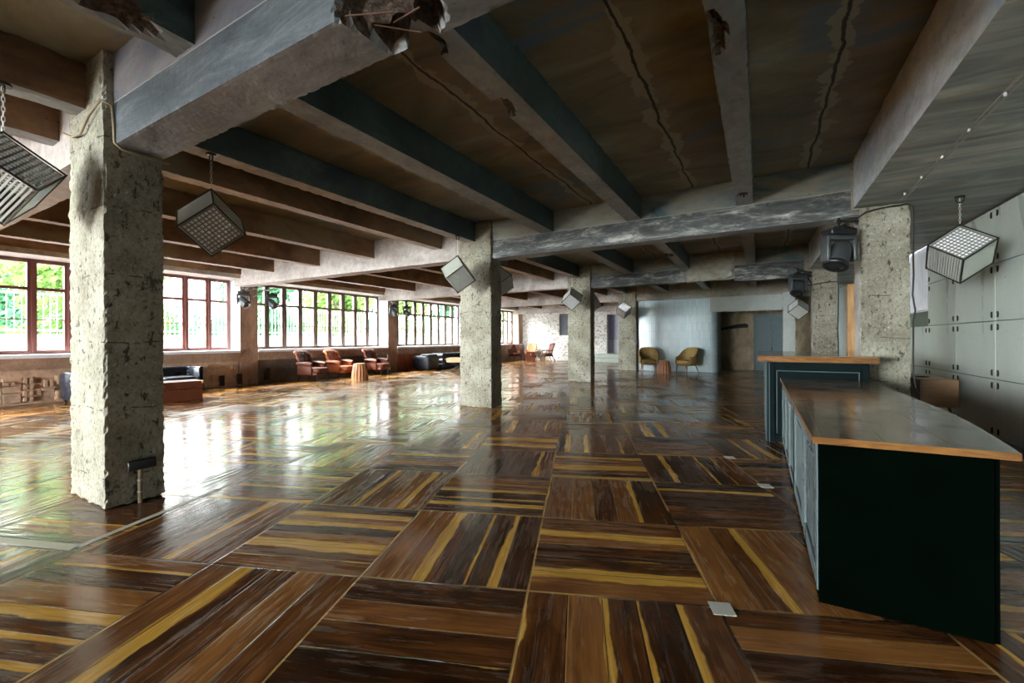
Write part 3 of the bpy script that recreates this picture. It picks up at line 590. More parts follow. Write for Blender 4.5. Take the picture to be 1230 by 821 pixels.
b.box(.085-.6,.10-.6,-.385,1.9,0,1.07); b.build('corner_moulding',M['bluelt'],br)
slab([(-.01,6.74),(1.27,6.74),(1.27,7.30),(.80,7.30),(.80,9.2),(-.01,9.2)],1.085,1.165,'bar_top',[M['bartop'],M['edge']],br,.6,7.2)
bb=tag(empty('back_shelf',(1.0,8.5,0)),'low dark brown wooden shelf unit behind the bar, under the right column','shelf')
b=MB(); b.bev(-.18,.19,-.35,1.2,1.02,1.07,.006,1,smooth=False); b.build('shelf_top',M['clad'],bb)
b=MB(); b.box(-.16,.17,-.33,1.18,0,1.02); b.build('body',M['dwood'],bb)
# sideboard
sb=tag(empty('sideboard',(2.40,9.55,0)),'small wooden sideboard with slatted front on peg legs against the right wall cabinets','sideboard')
b=MB(); b.bev(-.20,.22,-.58,.72,.33,.76,.012,2,smooth=False); b.build('body',M['oak'],sb)
b=MB()
for i in range(11): b.box(-.215,-.20,-.50,-.02,.38+i*.033,.398+i*.033)
b.build('slatted_door',M['dwood'],sb); b=MB()
for i in range(11): b.box(-.215,-.20,.10,.66,.38+i*.033,.398+i*.033)
b.build('slatted_door',M['dwood'],sb)
for sx in (-1,1):
    for sy in (-1,1):
        b=MB(); b.cyl((.01+sx*.13,.07+sy*.52,.33),(.01+sx*.17,.07+sy*.60,0),.022,.013,10); b.build('leg',M['cwood'],sb)
b=MB(); b.tube([(2.20,9.3,.768),(2.28,9.2,.775),(2.36,9.28,.77),(2.33,9.42,.77),(2.24,9.40,.77),(2.22,9.25,.772)],.009,6); tag(b.build('coiled_cable',M['bcable']),'small loop of black cable lying on the wooden sideboard','cable')
# ------------------------------------------------------------------ cube lamps
cR=Vector((math.cos(R(29.79)),math.sin(R(29.79)),0)); cF=Vector((-math.sin(R(29.79)),math.cos(R(29.79)),0))
def cube_lamp(loc,zt,a0,gridang,zceil,label,detail=True):
    """hangs from one corner; a0 = image-plane angle of an upper ring corner"""
    s=.42; root=tag(empty('cube_pendant_lamp',(loc[0],loc[1],zt-s*math.sqrt(3))),label,'pendant lamp','glass and metal cube pendants hanging from one corner')
    H=s*math.sqrt(3); r=s*math.sqrt(2/3); cF=Vector((loc[0],loc[1],0)).normalized(); cR=Vector((cF.y,-cF.x,0))
    dr=lambda a: cR*math.cos(R(a))+cF*math.sin(R(a))
    T=Vector((0,0,H)); B=Vector((0,0,0)); r1=[dr(a0+120*i)*r+Vector((0,0,H*2/3)) for i in range(3)]; r2=[dr(a0+60+120*i)*r+Vector((0,0,H/3)) for i in range(3)]
    # r1[i] neighbours: T, r2[i], r2[i-1]
    fb=MB()
    for i in range(3):
        for p,q in ((T,r1[i]),(r1[i],r2[i]),(r1[i],r2[i-1]),(r2[i],B)): 
            d=(q-p).normalized(); fb.cyl(p-d*.006,q+d*.006,.008,n=6,smooth=False)
    fb.build('cube_frame',M['frame'],root)
    gi=min(range(3),key=lambda i:abs(((a0+120*i-gridang+180)%360)-180))
    faces=[]
    for i in range(3):
        faces.append(('b',i,[B,r2[i-1],r1[i],r2[i]]))            # bottom face around r1[i]
        faces.append(('t',i,[T,r1[(i+2)%3],r2[(i+1)%3],r1[(i+1)%3]])) # opposite top face
    for kind,i,(p0,p1,p2,p3) in faces:
        u=(p1-p0); v=(p3-p0); nn=u.cross(v).normalized(); c=(p0+p2)/2
        if nn.dot(c-Vector((0,0,H/2)))<0: nn=-nn
        typ=(i-gi)%3; b=MB()
        def P(a,b_,o=0): return p0+u*a+v*b_+nn*o
        def strip(a0_,a1_,b0_,b1_,t=.006,mi=0,o=0):
            vs=[P(a0_,b0_,o-t),P(a1_,b0_,o-t),P(a1_,b1_,o-t),P(a0_,b1_,o-t),P(a0_,b0_,o),P(a1_,b0_,o),P(a1_,b1_,o),P(a0_,b1_,o)]
            b.add(vs,[(0,3,2,1),(4,5,6,7),(0,1,5,4),(1,2,6,5),(2,3,7,6),(3,0,4,7)],mi)
        if typ==0:
            strip(.02,.98,.02,.98,.004,1,-.012); n=9
            for a in range(n):
                for c2 in range(n):
                    x=.06+.88*(a+.5)/n; y=.06+.88*(c2+.5)/n; w=.034
                    vs=[P(x-w,y-w,-.010),P(x+w,y-w,-.010),P(x+w,y+w,-.010),P(x-w,y+w,-.010),P(x,y,.006)]
                    b.add(vs,[(0,1,4),(1,2,4),(2,3,4),(3,0,4)],0)
            b.build('prism_panel',[M['stud'],M['back']],root)
        elif typ==1:
            n=13
            for a in range(n): x=.04+.92*(a+.5)/n; strip(x-.017,x+.017,.03,.97,.014,0,0)
            b.build('slat_panel',[M['slat']],root)
        else:
            strip(.02,.98,.02,.98,.004,1,-.010); n=15
            for a in range(n): x=.03+.94*(a+.5)/n; strip(x-.010,x+.010,.03,.97,.010,0,0)
            b.build('ribbed_panel',[M['frost'],M['slat']],root)
    ch=MB(); zc=zceil-(zt-H); n=max(2,int((zc-H-.03)/.035))
    for k in range(n):
        z=H+.0+k*(zc-H-.03)/n; L=(zc-H-.03)/n*1.25; ax=Vector((1,0,0)) if k%2 else Vector((0,1,0))
        ch.tube([Vector((0,0,z)),Vector((0,0,z+L*.2))+ax*.009,Vector((0,0,z+L*.8))+ax*.009,Vector((0,0,z+L))],.003,4)
        ch.tube([Vector((0,0,z)),Vector((0,0,z+L*.2))-ax*.009,Vector((0,0,z+L*.8))-ax*.009,Vector((0,0,z+L))],.003,4)
    ch.build('chain',M['slat'],root)
    h=MB(); h.cyl((0,0,zc-.02),(0,0,zc+.004),.05,n=12); h.tube([(.035*math.cos(t),0,zc-.045+.035*math.sin(t)) for t in [PI*2*i/10 for i in range(11)]],.008,6); h.build('ceiling_hook',M['frame'],root)
    return root
cube_lamp((-5.13,2.43),3.04,-87,-87,ZR,'glass cube lamp hanging just right of the nearest concrete column')
cube_lamp((-5.12,.95),3.04,0,120,ZR,'glass and slat cube lamp cut off by the left picture edge')
cube_lamp((-5.05,6.72),3.03,-72,168,ZR,'slatted cube lamp hanging in front of the second large concrete column')
cube_lamp((-5.11,8.37),3.08,-40,200,ZR,'cube lamp half hidden behind the second large concrete column, on its right')
cube_lamp((-5.0,12.48),3.01,-100,-100,ZR,'cube lamp hanging in front of the third concrete column of the long row')
cube_lamp((-5.03,14.4),3.05,-60,60,ZR,'cube lamp almost hidden just behind the third concrete column')
cube_lamp((-4.88,17.96),2.97,-20,100,ZR,'pale cube lamp hanging in front of the fourth column beside the blue tiles')
cube_lamp((2.17,7.39),2.80,95,95,3.15,'glass cube lamp hanging by the pale metal cabinets right of the right column')
cube_lamp((1.16,17.2),2.74,-90,30,3.42 if 0 else 3.82,'small distant cube lamp seen below the smaller stage light on the right')
cube_lamp((2.28,13.0),2.95,-95,-95,3.15,'cube lamp mostly hidden between the two right hand columns by the pine board')
# ------------------------------------------------------------------ stage lights
def mover(loc,aim,label,s=1.0,group=None,yaw=0,arm=None):
    """loc = centre of the head; hangs from base above"""
    root=tag(empty('stage_light',loc,yaw),label,'stage light',group)
    b=MB(); b.bev(-.16*s,.16*s,-.10*s,.10*s,.24*s,.32*s,.02*s,2); b.build('base',M['black'],root)
    b=MB()
    for sx in (-1,1): b.bev(sx*.165*s-.025*s,sx*.165*s+.025*s,-.07*s,.07*s,-.08*s,.24*s,.018*s,2)
    b.bev(-.19*s,.19*s,-.07*s,.07*s,.18*s,.24*s,.015*s,2); b.build('yoke',M['dgrey'],root)
    q=Vector(aim).normalized().to_track_quat('Z','Y').to_matrix().to_4x4()
    b=MB(); b.lathe([(.02*s,-.17*s),(.085*s,-.16*s),(.11*s,-.10*s),(.12*s,.0),(.125*s,.10*s),(.115*s,.15*s),(.10*s,.16*s)],n=18,T=q); hd=b.build('head',M['mgrey'] if s>1.1 else M['dgrey'],root)
    b=MB(); b.lathe([(.125*s,.11*s),(.135*s,.12*s),(.135*s,.165*s),(.11*s,.17*s)],n=18,T=q); b.build('lens_ring',M['black'],hd)
    b=MB(); b.lathe([(.10*s,.165*s),(.07*s,.185*s),(.02*s,.195*s)],n=16,T=q); b.build('lens',M['lens'],hd)
    b=MB(); b.tube([(0,0,.32*s),(0,0,.38*s),(.03*s,0,.42*s),(0,0,.46*s),(-.03*s,0,.42*s),(0,0,.38*s)],.011*s,6); b.bev(-.05*s,.05*s,-.03*s,.03*s,.31*s,.36*s,.008*s,1); b.build('clamp',M['black'],root)
    if arm:
        inv=(Matrix.Translation(loc)@Matrix.Rotation(yaw,4,'Z')).inverted(); b=MB(); e=Vector(arm); c=Vector(loc)+Vector((0,0,.42*s))
        b.cyl(inv@(c+(c-e).normalized()*.08),inv@e,.018,n=8); b.cyl(inv@(c+(e-c)*.35),inv@(e+Vector((0,0,-.28))),.014,n=8); b.cyl(inv@(e-(e-c).normalized()*.02),inv@e,.05,n=8); b.build('mounting_arm',M['rail'] if s<1.05 else M['black'],root)
    if s>1.05:
        b=MB(); b.tube([(0,0,.45),(-.08,-.1,.30),(-.14,.1,.20),(0,.14,.36),(.12,.06,.42),(.20,.0,.38)],.010,6); b.build('loose_cable',M['bcable'],root)
    return root
gp='stage lights on the window piers'
mover((-13.80,7.43,2.60),(.5,-.3,-.6),'black moving stage light, left one on the pier between first and second windows',1.0,gp,R(60),(-14.14,7.72,3.08))
mover((-13.80,8.33,2.60),(.5,-.3,-.6),'black moving stage light, right one on the pier before the second window',1.0,gp,R(60),(-14.14,7.90,3.08))
mover((-13.80,13.72,2.62),(.5,-.3,-.6),'left stage light of the pair on the far pier beside the third window',.95,gp,R(60),(-14.14,13.92,3.08))
mover((-13.80,14.55,2.62),(.5,-.3,-.6),'right stage light of the pair on the far pier beside the third window',.95,gp,R(60),(-14.14,14.10,3.08))
mover((.93,7.12,2.50),(-.35,-.15,-.75),'large grey moving stage light hanging left of the near right column',1.07,None,R(30),(1.20,7.5,3.0))
mover((.86,12.9,2.66),(-.4,-.3,-.7),'smaller stage light hanging left of the far right column',1.1,None,R(30),(1.20,13.4,3.06))
# ------------------------------------------------------------------ cables, string light, socket
b=MB(); b.tube([(-5.5,1.38,3.30),(-5.3,1.385,3.22),(-5.1,1.385,3.20),(-4.9,1.38,3.30),(-4.67,1.39,3.38),(-4.66,1.46,3.36),(-4.66,1.47,3.2),(-4.66,1.475,3.06),(-4.655,1.52,3.02),(-4.66,1.65,3.01),(-4.655,1.80,3.005),(-4.66,1.86,3.02)],.011,6); tag(b.build('ochre_cable',M['cable']),'thin ochre cable looped round the top of the nearest concrete column','cable')
b=MB(); b.tube([(1.12,7.33,2.98),(1.25,7.32,3.08),(1.45,7.32,3.11),(1.66,7.32,3.12),(1.72,7.33,3.08),(1.72,7.34,2.6),(1.725,7.34,2.2),(1.715,7.34,1.95),(1.74,7.34,1.75),(1.72,7.34,1.6),(1.72,7.34,.95),(1.74,7.34,.75)],.010,6); tag(b.build('black_cable',M['bcable']),'black cable running over the top and down the edge of the near right column','cable')
b=MB(); b.tube([(1.1,13.26,2.74),(1.5,13.25,2.80),(1.71,13.25,2.80),(1.72,13.28,2.6),(1.72,13.32,2.0),(1.71,13.32,1.6),(1.72,13.32,1.3),(1.72,13.32,0)],.014,6); tag(b.build('black_cable',M['bcable']),'black cable running down the right edge of the far right column','cable')
sl=tag(empty('string_light',(1.5,4,3.15)),'pale strip light with small bulbs fixed along the streaked ceiling at upper right','string light')
b=MB(); b.tube([(.08,3.15,-.02),(.06,1,-.018),(.02,-1,-.02),(-.02,-5,-.02)],.010,6); b.tube([(.045,3.15,-.025),(.02,1,-.02),(-.02,-1,-.03),(-.06,-5,-.02)],.005,6); b.build('cable_channel',M['wcable'],sl)
for yy in (2.75,2.15,1.55,.95,.35,-.25,-.85):
    b=MB(); b.lathe([(.006,-.028),(.010,-.038),(.011,-.048),(.006,-.056)],(.01,yy,0),10); b.build('bulb',M['white'],sl)
sk=tag(empty('wall_socket',(-4.67,1.645,0)),'black socket strip with conduit low on the nearest concrete column','socket')
b=MB(); b.bev(0,.045,-.10,.10,.29,.375,.01,2); b.build('socket_box',M['black'],sk)
b=MB(); b.cyl((.015,-.01,0),(.015,-.01,.29),.016,n=10); b.build('conduit',M['cable'],sk)
b=MB(); 
for z in (.09,.19): b.cyl((.015,-.01,z),(.015,-.01,z+.012),.022,n=10)
b.build('clip',M['steel'],sk)
for (y,z0,z1,lab) in ((6.95,.03,.34,'small dark wall box low on the parapet right of the brown trunk'),(7.47,.04,.36,'small dark red wall box at the foot of the first window pier'),(8.35,.10,.48,'small dark wall box low on the wall just right of the first window pier')):
    b=MB(); b.bev(-14.2,-14.08,y-.07,y+.07,z0,z1,.01,1,smooth=False); tag(b.build('wall_box',M['dwood']),lab,'wall box')
# tape and plates on the floor
def fl_strip(p,q,w,mat,name,label,cat,group=None):
    p=Vector((*p,0)); q=Vector((*q,0)); d=(q-p).normalized(); n=Vector((-d.y,d.x,0))*w/2; b=MB(); vs=[p-n,q-n,q+n,p+n]; vs=[Vector((v.x,v.y,.001)) for v in vs]+[Vector((v.x,v.y,.003)) for v in vs]
    b.add(vs,[(4,5,6,7),(0,1,5,4),(1,2,6,5),(2,3,7,6),(3,0,4,7)]); o=b.build(name,mat); tag(o,label,cat,group)
fl_strip((-5.3,.60),(-4.02,1.06),.075,M['tape'],'floor_tape','pale tape strip running in from the left picture edge before the nearest column','tape')
fl_strip((-4.02,1.07),(-4.42,2.15),.05,M['tape'],'floor_tape','pale tape strip passing right of the nearest column foot','tape')
for (x,y,l) in ((-.17,2.47,'pale square plate set in the floor left of the counter, the nearest one'),(.05,4.73,'pale square floor plate close to the counter side'),(-.30,5.66,'pale square floor plate left of the bar, right one of two'),(-.95,7.9,'pale square floor plate farther off, left of the bar')):
    a=R(21); fl_strip((x-.055*math.cos(a),y-.055*math.sin(a)),(x+.055*math.cos(a),y+.055*math.sin(a)),.11,M['platem'],'floor_plate',l,'floor plate','square plates in the parquet')
# ------------------------------------------------------------------ furniture
def tufted(root,w,h0,h1,d0,lean,mat,thick=.11,flare=.06,name='backrest',cols=4,rows=3):
    def fn(u,v):
        x=(u-.5)*w*(1+flare*v); z=h0+(h1-h0)*v; y=d0+lean*v+ (.10 if v>.9 else 0)*(v-.9)*8 - .06*(2*abs(u-.5))**2
        z-=.05*(2*abs(u-.5))**3*v
        t=0
        for i in range(cols+1):
            for j in range(rows+1):
                cu=(i+(.5 if j%2 else 0))/cols; cv=.12+.80*j/rows; t=max(t,math.exp(-(((u-cu)*cols*2.2)**2+((v-cv)*rows*2.2)**2)))
        return (x,y+.045*t,z)
    b=MB(); b.shell(fn,28,22,lambda u,v:-thick*(1-.35*v)); b.build(name,mat,root)
def leg(root,x,y,h,r0=.026,r1=.013,dx=0,dy=0,mat='dwood'):
    b=MB(); b.cyl((x,y,h),(x+dx,y+dy,0),r0,r1,10); b.cyl((x+dx*.3,y+dy*.3,h*.7),(x+dx*.35,y+dy*.35,h*.62),r0*1.2,r0*1.1,10); b.build('leg',M[mat],root)
def red_chair(loc,rz,mat,label,group):
    r=tag(empty('tufted_armchair',loc,rz),label,'armchair',group)
    b=MB(); b.puff(-.31,.31,-.46,.26,.27,.46,8,5); b.build('seat',mat,r)
    b=MB(); b.bev(-.33,.33,-.40,.30,.20,.30,.03,2); b.build('base',mat,r)
    tufted(r,.66,.40,1.0,.26,.22,mat)
    for sx in (-1,1):
        b=MB(); b.tube([(sx*.36,.34,.60),(sx*.375,.1,.60),(sx*.385,-.12,.585),(sx*.37,-.24,.56)],[.055,.065,.075,.06],12); b.bev(sx*.35-.03,sx*.35+.03,-.22,.32,.22,.58,.02,2); b.build('armrest',mat,r)
    for sx in (-1,1): leg(r,sx*.27,-.38,.22); leg(r,sx*.27,.30,.22,dy=.06)
    return r
rg='tufted leather armchairs below the second window'
red_chair((-13.45,9.55,0),R(108),M['redl'],'red-brown tufted leather armchair, the one nearest the first pier under the window',rg)
red_chair((-13.5,10.75,0),R(104),M['orl'],'sunlit orange tufted leather armchair in the middle of the three under the window',rg)
red_chair((-13.42,12.45,0),R(100),M['redl'],'red-brown tufted leather armchair farthest right under the second window, beyond the stump',rg)
def stump(loc,label,r=.25,h=.50):
    root=tag(empty('stump_table',loc),label,'side table'); n=96
    b=MB(); b.lathe([(r*1.0,0),(r*1.02,.03),(r*.95,h*.5),(r*.78,h*.93),(r*.70,h)],n=n,fn=lambda a:1+.05*math.sin(a*15)+.02*math.sin(a*37)); b.build('fluted_body',M['stump'],root)
    b=MB(); b.lathe([(r*.68,0),(r*.70,.012),(r*.6,.02)],(0,0,h-.002),32); b.build('top',M['ltwood'],root)
stump((-12.25,10.55,0),'fluted wooden stump table in front of the red leather armchairs',.27,.56)
stump((-3.33,18.25,0),'fluted brown stump table between the two mustard armchairs',.26,.50)
def tub(loc,rz,label):
    r=tag(empty('tub_armchair',loc,rz),label,'armchair','mustard tub armchairs by the blue tiled wall')
    def fn(u,v):
        a=R(-128+256*u); c=math.cos(a); k=max(0,(c+.35)/1.35); k=k*k*(3-2*k)
        top=.66+.38*k; z=.36+(top-.36)*v; q=1+.16*v*(.4+k)
        ex=.33*q; ey=.31*q; x=ex*math.sin(a); y=ey*c
        if c<0: y=ey*c*1.15; x=ex*math.sin(a)*(1+.18*(-c))
        return (x,y,z)
    b=MB(); b.shell(fn,40,10,.055); b.build('backrest',M['yel'],r)
    b=MB(); b.puff(-.30,.30,-.34,.27,.36,.53,8,4); b.build('seat',M['yel'],r)
    b=MB(); b.bev(-.29,.29,-.31,.26,.30,.38,.03,2); b.build('seat_frame',M['cwood'],r)
    for sx in (-1,1):
        b=MB(); b.tube([(sx*.30,-.24,.30),(sx*.335,-.27,.45),(sx*.34,-.22,.60),(sx*.30,-.16,.66)],[.025,.022,.022,.018],8); b.build('arm_post',M['cwood'],r)
        leg(r,sx*.26,-.27,.32,.026,.015,sx*.02,-.03,'cwood'); leg(r,sx*.24,.22,.32,.026,.015,sx*.06,.12,'cwood')
    return r
tub((-4.05,18.75,0),R(18),'mustard tub armchair left of the stump, beside the fourth column')
tub((-2.55,18.85,0),R(-35),'mustard tub armchair right of the stump, turned towards it before the blue tiles')
def wing(loc,rz,mat,label):
    r=tag(empty('cabriole_armchair',loc,rz),label,'armchair','tufted armchairs at the white back wall')
    b=MB(); b.puff(-.30,.30,-.34,.28,.36,.52,6,5); b.build('seat',mat,r)
    b=MB(); b.bev(-.31,.31,-.32,.28,.30,.38,.02,2); b.build('seat_frame',M['dwood'],r)
    tufted(r,.60,.50,1.10,.24,.14,mat,.08,.16)
    for sx in (-1,1):
        b=MB(); b.tube([(sx*.32,.26,.70),(sx*.345,.05,.68),(sx*.35,-.16,.66),(sx*.33,-.24,.60),(sx*.31,-.20,.44)],.028,8); b.build('armrest',mat,r)
        b=MB(); b.tube([(sx*.27,-.28,.34),(sx*.31,-.33,.22),(sx*.28,-.31,.08),(sx*.30,-.35,0)],[.035,.03,.018,.02],8); b.build('leg',M['dwood'],r)
        b=MB(); b.tube([(sx*.26,.24,.34),(sx*.26,.30,.16),(sx*.28,.42,0)],[.03,.022,.018],8); b.build('leg',M['dwood'],r)
wing((-13.85,24.5,0),R(70),M['redl'],'dark red carved armchair facing right below the last window')
wing((-13.2,25.6,0),R(10),M['orl'],'orange tufted armchair behind the small brown chest at the white back wall')
wing((-11.85,25.3,0),R(-42),M['redl'],'dark red carved armchair right of the small chest, turned left')
def trunk(loc,rz,w,d,h,label,straps=False):
    r=tag(empty('travel_chest',loc,rz),label,'trunk')
    b=MB(); b.bev(-w/2,w/2,-d/2,d/2,0,h*.60,.012,2,smooth=False); b.build('chest_body',M['chest'],r)
    b=MB(); b.bev(-w/2-.006,w/2+.006,-d/2-.006,d/2+.006,h*.61,h,.014,2,smooth=False); l=b.build('lid',M['chest'],r)
    b=MB(); b.bev(-.03,.03,-d/2-.016,-d/2,h*.62,h*.80,.006,2); b.lathe([(.03,0),(.026,.01),(.01,.014)],(0,0,0),14,T=Matrix.Translation((0,-d/2-.006,h*.78))@Matrix.Rotation(PI/2,4,'X')); b.build('lock',M['brass'],l)
    b=MB()
    for i in range(int(w/.07)): b.bev(-w/2+.03+i*.07,-w/2+.045+i*.07,-d/2-.010,-d/2,h*.57,h*.585,.003,1)
    b.build('stud',M['brass'],r)
    for sx in (-1,1):
        b=MB(); b.bev(sx*w/2-.03 if sx>0 else -w/2-.012,w/2+.012 if sx>0 else -w/2+.03,-d/2-.012,-d/2+.02,h*.86,h+.006,.005,1); b.build('corner_bracket',M['brass'],l)
trunk((-11.83,4.45,0),R(90)+R(-8),1.62,.60,.46,'brown leather trunk used as a table before the black sofa')
trunk((-12.55,24.3,0),R(30),.60,.45,.62,'small brown chest with brass lock standing before the orange armchair')
def ribsofa(loc,rz,w,d,h,n,label,rough_end=False):
    r=tag(empty('leather_sofa',loc,rz),label,'sofa'); hw=w/2
    b=MB(); b.bev(-hw+.1,hw-.1,-d/2+.02,d/2-.08,.08,.36,.03,2); b.build('base',M['blkl'],r)
    k=3 if w>2.4 else 2; cw=(w-.44)/k
    for i in range(k):
        b=MB(); b.puff(-hw+.22+i*cw+.005,-hw+.22+(i+1)*cw-.005,-d/2,d/2-.24,.32,.46,6,6); b.build('seat_cushion',M['blkl'],r)
    def path(inset,z):
        e=.16; x=hw-.11-inset*0; y1=d/2-.11; y0=-d/2+.08; P=[(-x,y0,z),(-x,0,z)]
        for i in range(7): a=PI-PI/2*i/6; P.append((-x+e+e*math.cos(a),y1-e+e*math.sin(a),z))
        for i in range(7): a=PI/2-PI/2*i/6; P.append((x-e+e*math.cos(a),y1-e+e*math.sin(a),z))
        P+=[(x,0,z),(x,y0,z)]; return P
    b=MB(); rr=(h-.08)/n/2*1.12
    for i in range(n):
        z=.08+rr*.9+(h-.08-2*rr*.9)*i/(n-1); P=path(0,z); b.tube(P,[rr]*len(P),10)
        b.tube([(P[0][0],P[0][1]-.0,z),(P[0][0],P[0][1]-.02,z)],rr,10)
    b.bev(-hw+.06,-hw+.17,-d/2+.08,d/2-.1,.1,h-.04,.02,1); b.bev(hw-.17,hw-.06,-d/2+.08,d/2-.1,.1,h-.04,.02,1); b.bev(-hw+.15,hw-.15,d/2-.17,d/2-.05,.1,h-.04,.02,1)
    b.build('ribbed_backrest',M['blkl'],r)
    for sx in (-1,1):
        for sy in (-1,1): leg(r,sx*(hw-.15),sy*(d/2-.13),.10,.025,.02)
ribsofa((-13.5,4.70,0),R(90),2.75,.85,.70,7,'black ribbed leather sofa under the first window, partly behind the nearest column')
ribsofa((-13.35,17.3,0),R(90),2.6,.9,.74,3,'black leather sofa under the third window behind the light wood table')
b0=tag(empty('leather_pouf',(-13.45,15.42,-.06)),'black leather armchair block at the left end of the far sofa','armchair')
b=MB(); b.puff(-.5,.5,-.42,.42,.06,.74,8,7); b.build('body',M['blkl'],b0); b=MB(); b.puff(-.10,.45,-.34,.34,.66,.80,6,5); b.build('cushion',M['blkl'],b0)
tb=tag(empty('coffee_table',(-12.0,16.1,0),R(20)),'light wood box table on crossed dark legs in front of the far sofa','table')
b=MB(); b.bev(-.55,.55,-.30,.30,.36,.56,.012,2,smooth=False); b.build('table_top',M['ltwood'],tb)
for sy in (-1,1):
    b=MB(); b.cyl((-.42,sy*.24,.36),(.36,sy*.24,0.01),.016,n=8); b.cyl((.42,sy*.24,.36),(-.36,sy*.24,0.01),.016,n=8); b.build('leg',M['black'],tb)
# ------------------------------------------------------------------ outside
b=MB(); b.box(-60,-15.0,-40,80,-.35,-.05); struct(b.build('ground_outside',M['ground']))
b=MB(); b.box(-19.3,-19.0,-20,60,-.05,1.62); struct(b.build('wall_garden',M['render']))
rl=tag(empty('railing',(-19.15,15,1.62)),'white metal railing with upright bars on the garden wall outside the windows','railing')
b=MB()
for z in (.10,1.22): b.box(-.02,.02,-25,35,z,z+.05)
b.build('rail',M['rail'],rl)
b=MB(); y=-15.0
while y<34: b.box(-.008,.008,y-.008,y+.008,0,1.27); y+=.15
o=b.build('bars',M['rail'],rl)
def crown(rr,c,rad,n,b,ls=.2):
    for i in range(n):
        d=Vector((rr.gauss(0,1),rr.gauss(0,1),rr.gauss(0,1))).normalized()*(rr.random()**.33)
        p=Vector((c[0]+d.x*rad[0],c[1]+d.y*rad[1],c[2]+d.z*rad[2])); s=ls*rr.uniform(.6,1.3)
        a=Vector((rr.gauss(0,1),rr.gauss(0,1),rr.gauss(0,1))).normalized(); q=a.orthogonal().normalized(); t=a.cross(q)
        b.add([p-q*s,p+t*s*.45,p+q*s,p-t*s*.45],[(0,1,2,3)])
tg='leafy trees outside the windows'
rr=random.Random(2)
def tree(x,y,h,mat,seed):
    r=tag(empty('tree',(x,y,-.06)),'leafy green tree behind the white railing outside the windows','tree',tg); q=random.Random(seed)
    b=MB(); b.tube([(0,0,0),(q.uniform(-.2,.2),q.uniform(-.3,.3),h*.4),(q.uniform(-.4,.4),q.uniform(-.6,.6),h*.8)],[.2,.14,.06],8)
    for i in range(5): a=q.uniform(0,6.28); b.tube([(0,0,h*(.25+.08*i)),(1.1*math.cos(a),1.1*math.sin(a),h*(.45+.09*i))],[.07,.03],6)
    b.build('trunk',M['bark'],r)
    b=MB()
    for i in range(15): crown(q,(q.uniform(-.9,.9),q.uniform(-1.7,1.7),h*q.uniform(.14,.9)),(1.0,1.2,.95),400,b,.18)
    b.build('crown',M[mat],r)
for i,y in enumerate((-5,0.9,6.7,12.5,18.3,24.2,30,36,43,51,60)): tree(-22.6-.8*rr.random(),y+rr.uniform(-.3,.3),5.4+1.2*rr.random(),'leaf' if i%3 else 'leaf2',i)
for i,y in enumerate((-2,4.1,10.2,16.3,22.4,28.5,34.6,41,47.5,55)): tree(-29.4-1.2*rr.random(),y+rr.uniform(-.3,.3),7.0+1.2*rr.random(),'leaf2' if i%2 else 'leaf',i+40)
q=random.Random(77); b=MB(); y=-9
while y<72: crown(q,(-26.2,y,1.6+.25*math.sin(y*.9)),(.75,1.0,1.9),260,b,.17); y+=1.0
for k in range(16): b.cyl((-26.2,-8+k*5,-.05),(-26.2,-8+k*5,1.5),.06,n=6)
o=b.build('hedge',M['leaf2']); o['kind']='stuff'; tag(o,'dense green hedge running behind the white railing outside the windows','hedge')
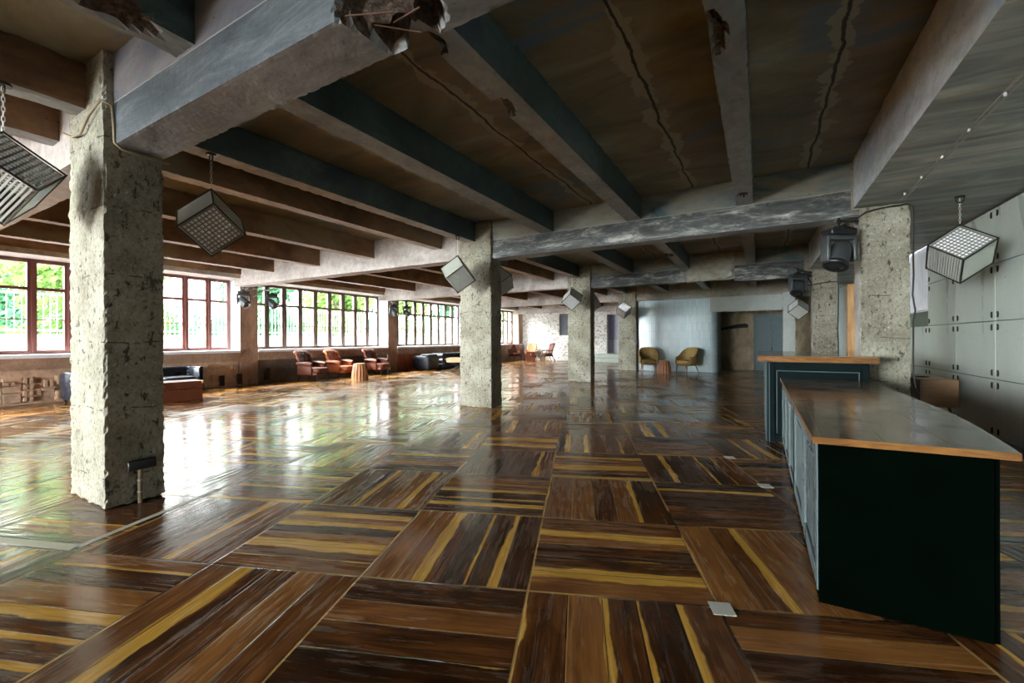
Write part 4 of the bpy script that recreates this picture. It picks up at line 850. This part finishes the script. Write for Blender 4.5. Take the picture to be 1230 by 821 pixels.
# ------------------------------------------------------------------ light
W=bpy.data.worlds.new('World'); SC.world=W; W.use_nodes=True; nt=W.node_tree; bg=nt.nodes['Background']
bg.inputs[0].default_value=(.97,.985,1,1)
_tc=nt.nodes.new('ShaderNodeTexCoord'); _d=nt.nodes.new('ShaderNodeVectorMath'); _d.operation='DOT_PRODUCT'; nt.links.new(_tc.outputs['Generated'],_d.inputs[0]); _d.inputs[1].default_value=Vector((-.25,-.93,.28)).normalized()
_m=nt.nodes.new('ShaderNodeMapRange'); _m.interpolation_type='SMOOTHSTEP'; nt.links.new(_d.outputs['Value'],_m.inputs[0]); _m.inputs[1].default_value=.25; _m.inputs[2].default_value=.95; _m.inputs[3].default_value=9; _m.inputs[4].default_value=80  # sky raised behind the camera, feeding fill light through the added glazing
nt.links.new(_m.outputs[0],bg.inputs[1])
sun=bpy.data.lights.new('sun','SUN'); sun.energy=15; sun.angle=R(.6); sun.color=(1,.93,.82); so=bpy.data.objects.new('sun',sun); COL.objects.link(so)
d=Vector((1,.75,-1.15)).normalized(); so.rotation_euler=d.to_track_quat('-Z','Y').to_euler()
def portal(loc,rot,sx,sy):
    l=bpy.data.lights.new('window_portal','AREA'); l.shape='RECTANGLE'; l.size=sx; l.size_y=sy; l.cycles.is_portal=True
    o=bpy.data.objects.new('window_portal',l); COL.objects.link(o); o.location=loc; o.rotation_euler=rot
for (y0,y1) in ((2.05,7.49),(8.06,13.7),(14.28,19.63),(20.2,25.7),(-3.85,1.5),(-8,-4.4)):
    portal((-14.66,(y0+y1)/2,2.21),(0,R(-90),0),2.2,y1-y0)
portal((-10.2,-13.97,2.0),(R(-90),0,R(180)),8.7,3.0)
# ------------------------------------------------------------------ camera
cam=bpy.data.cameras.new('camera'); cam.sensor_width=36; cam.lens=517.3/1230*36; cam.shift_y=-2.5/1230; cam.clip_start=.05; cam.clip_end=300
co=bpy.data.objects.new('camera',cam); COL.objects.link(co)
co.matrix_world=Matrix.Translation((0,0,1.4))@Matrix.Rotation(R(29.79),4,'Z')@Matrix.Rotation(PI/2,4,'X')@Matrix.Rotation(R(-.244),4,'Z')
SC.camera=co
SC.view_settings.view_transform='Standard'; SC.view_settings.look='None'; SC.view_settings.gamma=1; SC.view_settings.use_curve_mapping=False; SC.view_settings.exposure=1.0
cy=SC.cycles; cy.max_bounces=9; cy.diffuse_bounces=6; cy.glossy_bounces=4; cy.transparent_max_bounces=16; cy.use_denoising=True; cy.sample_clamp_indirect=8; cy.caustics_reflective=False; cy.caustics_refractive=False
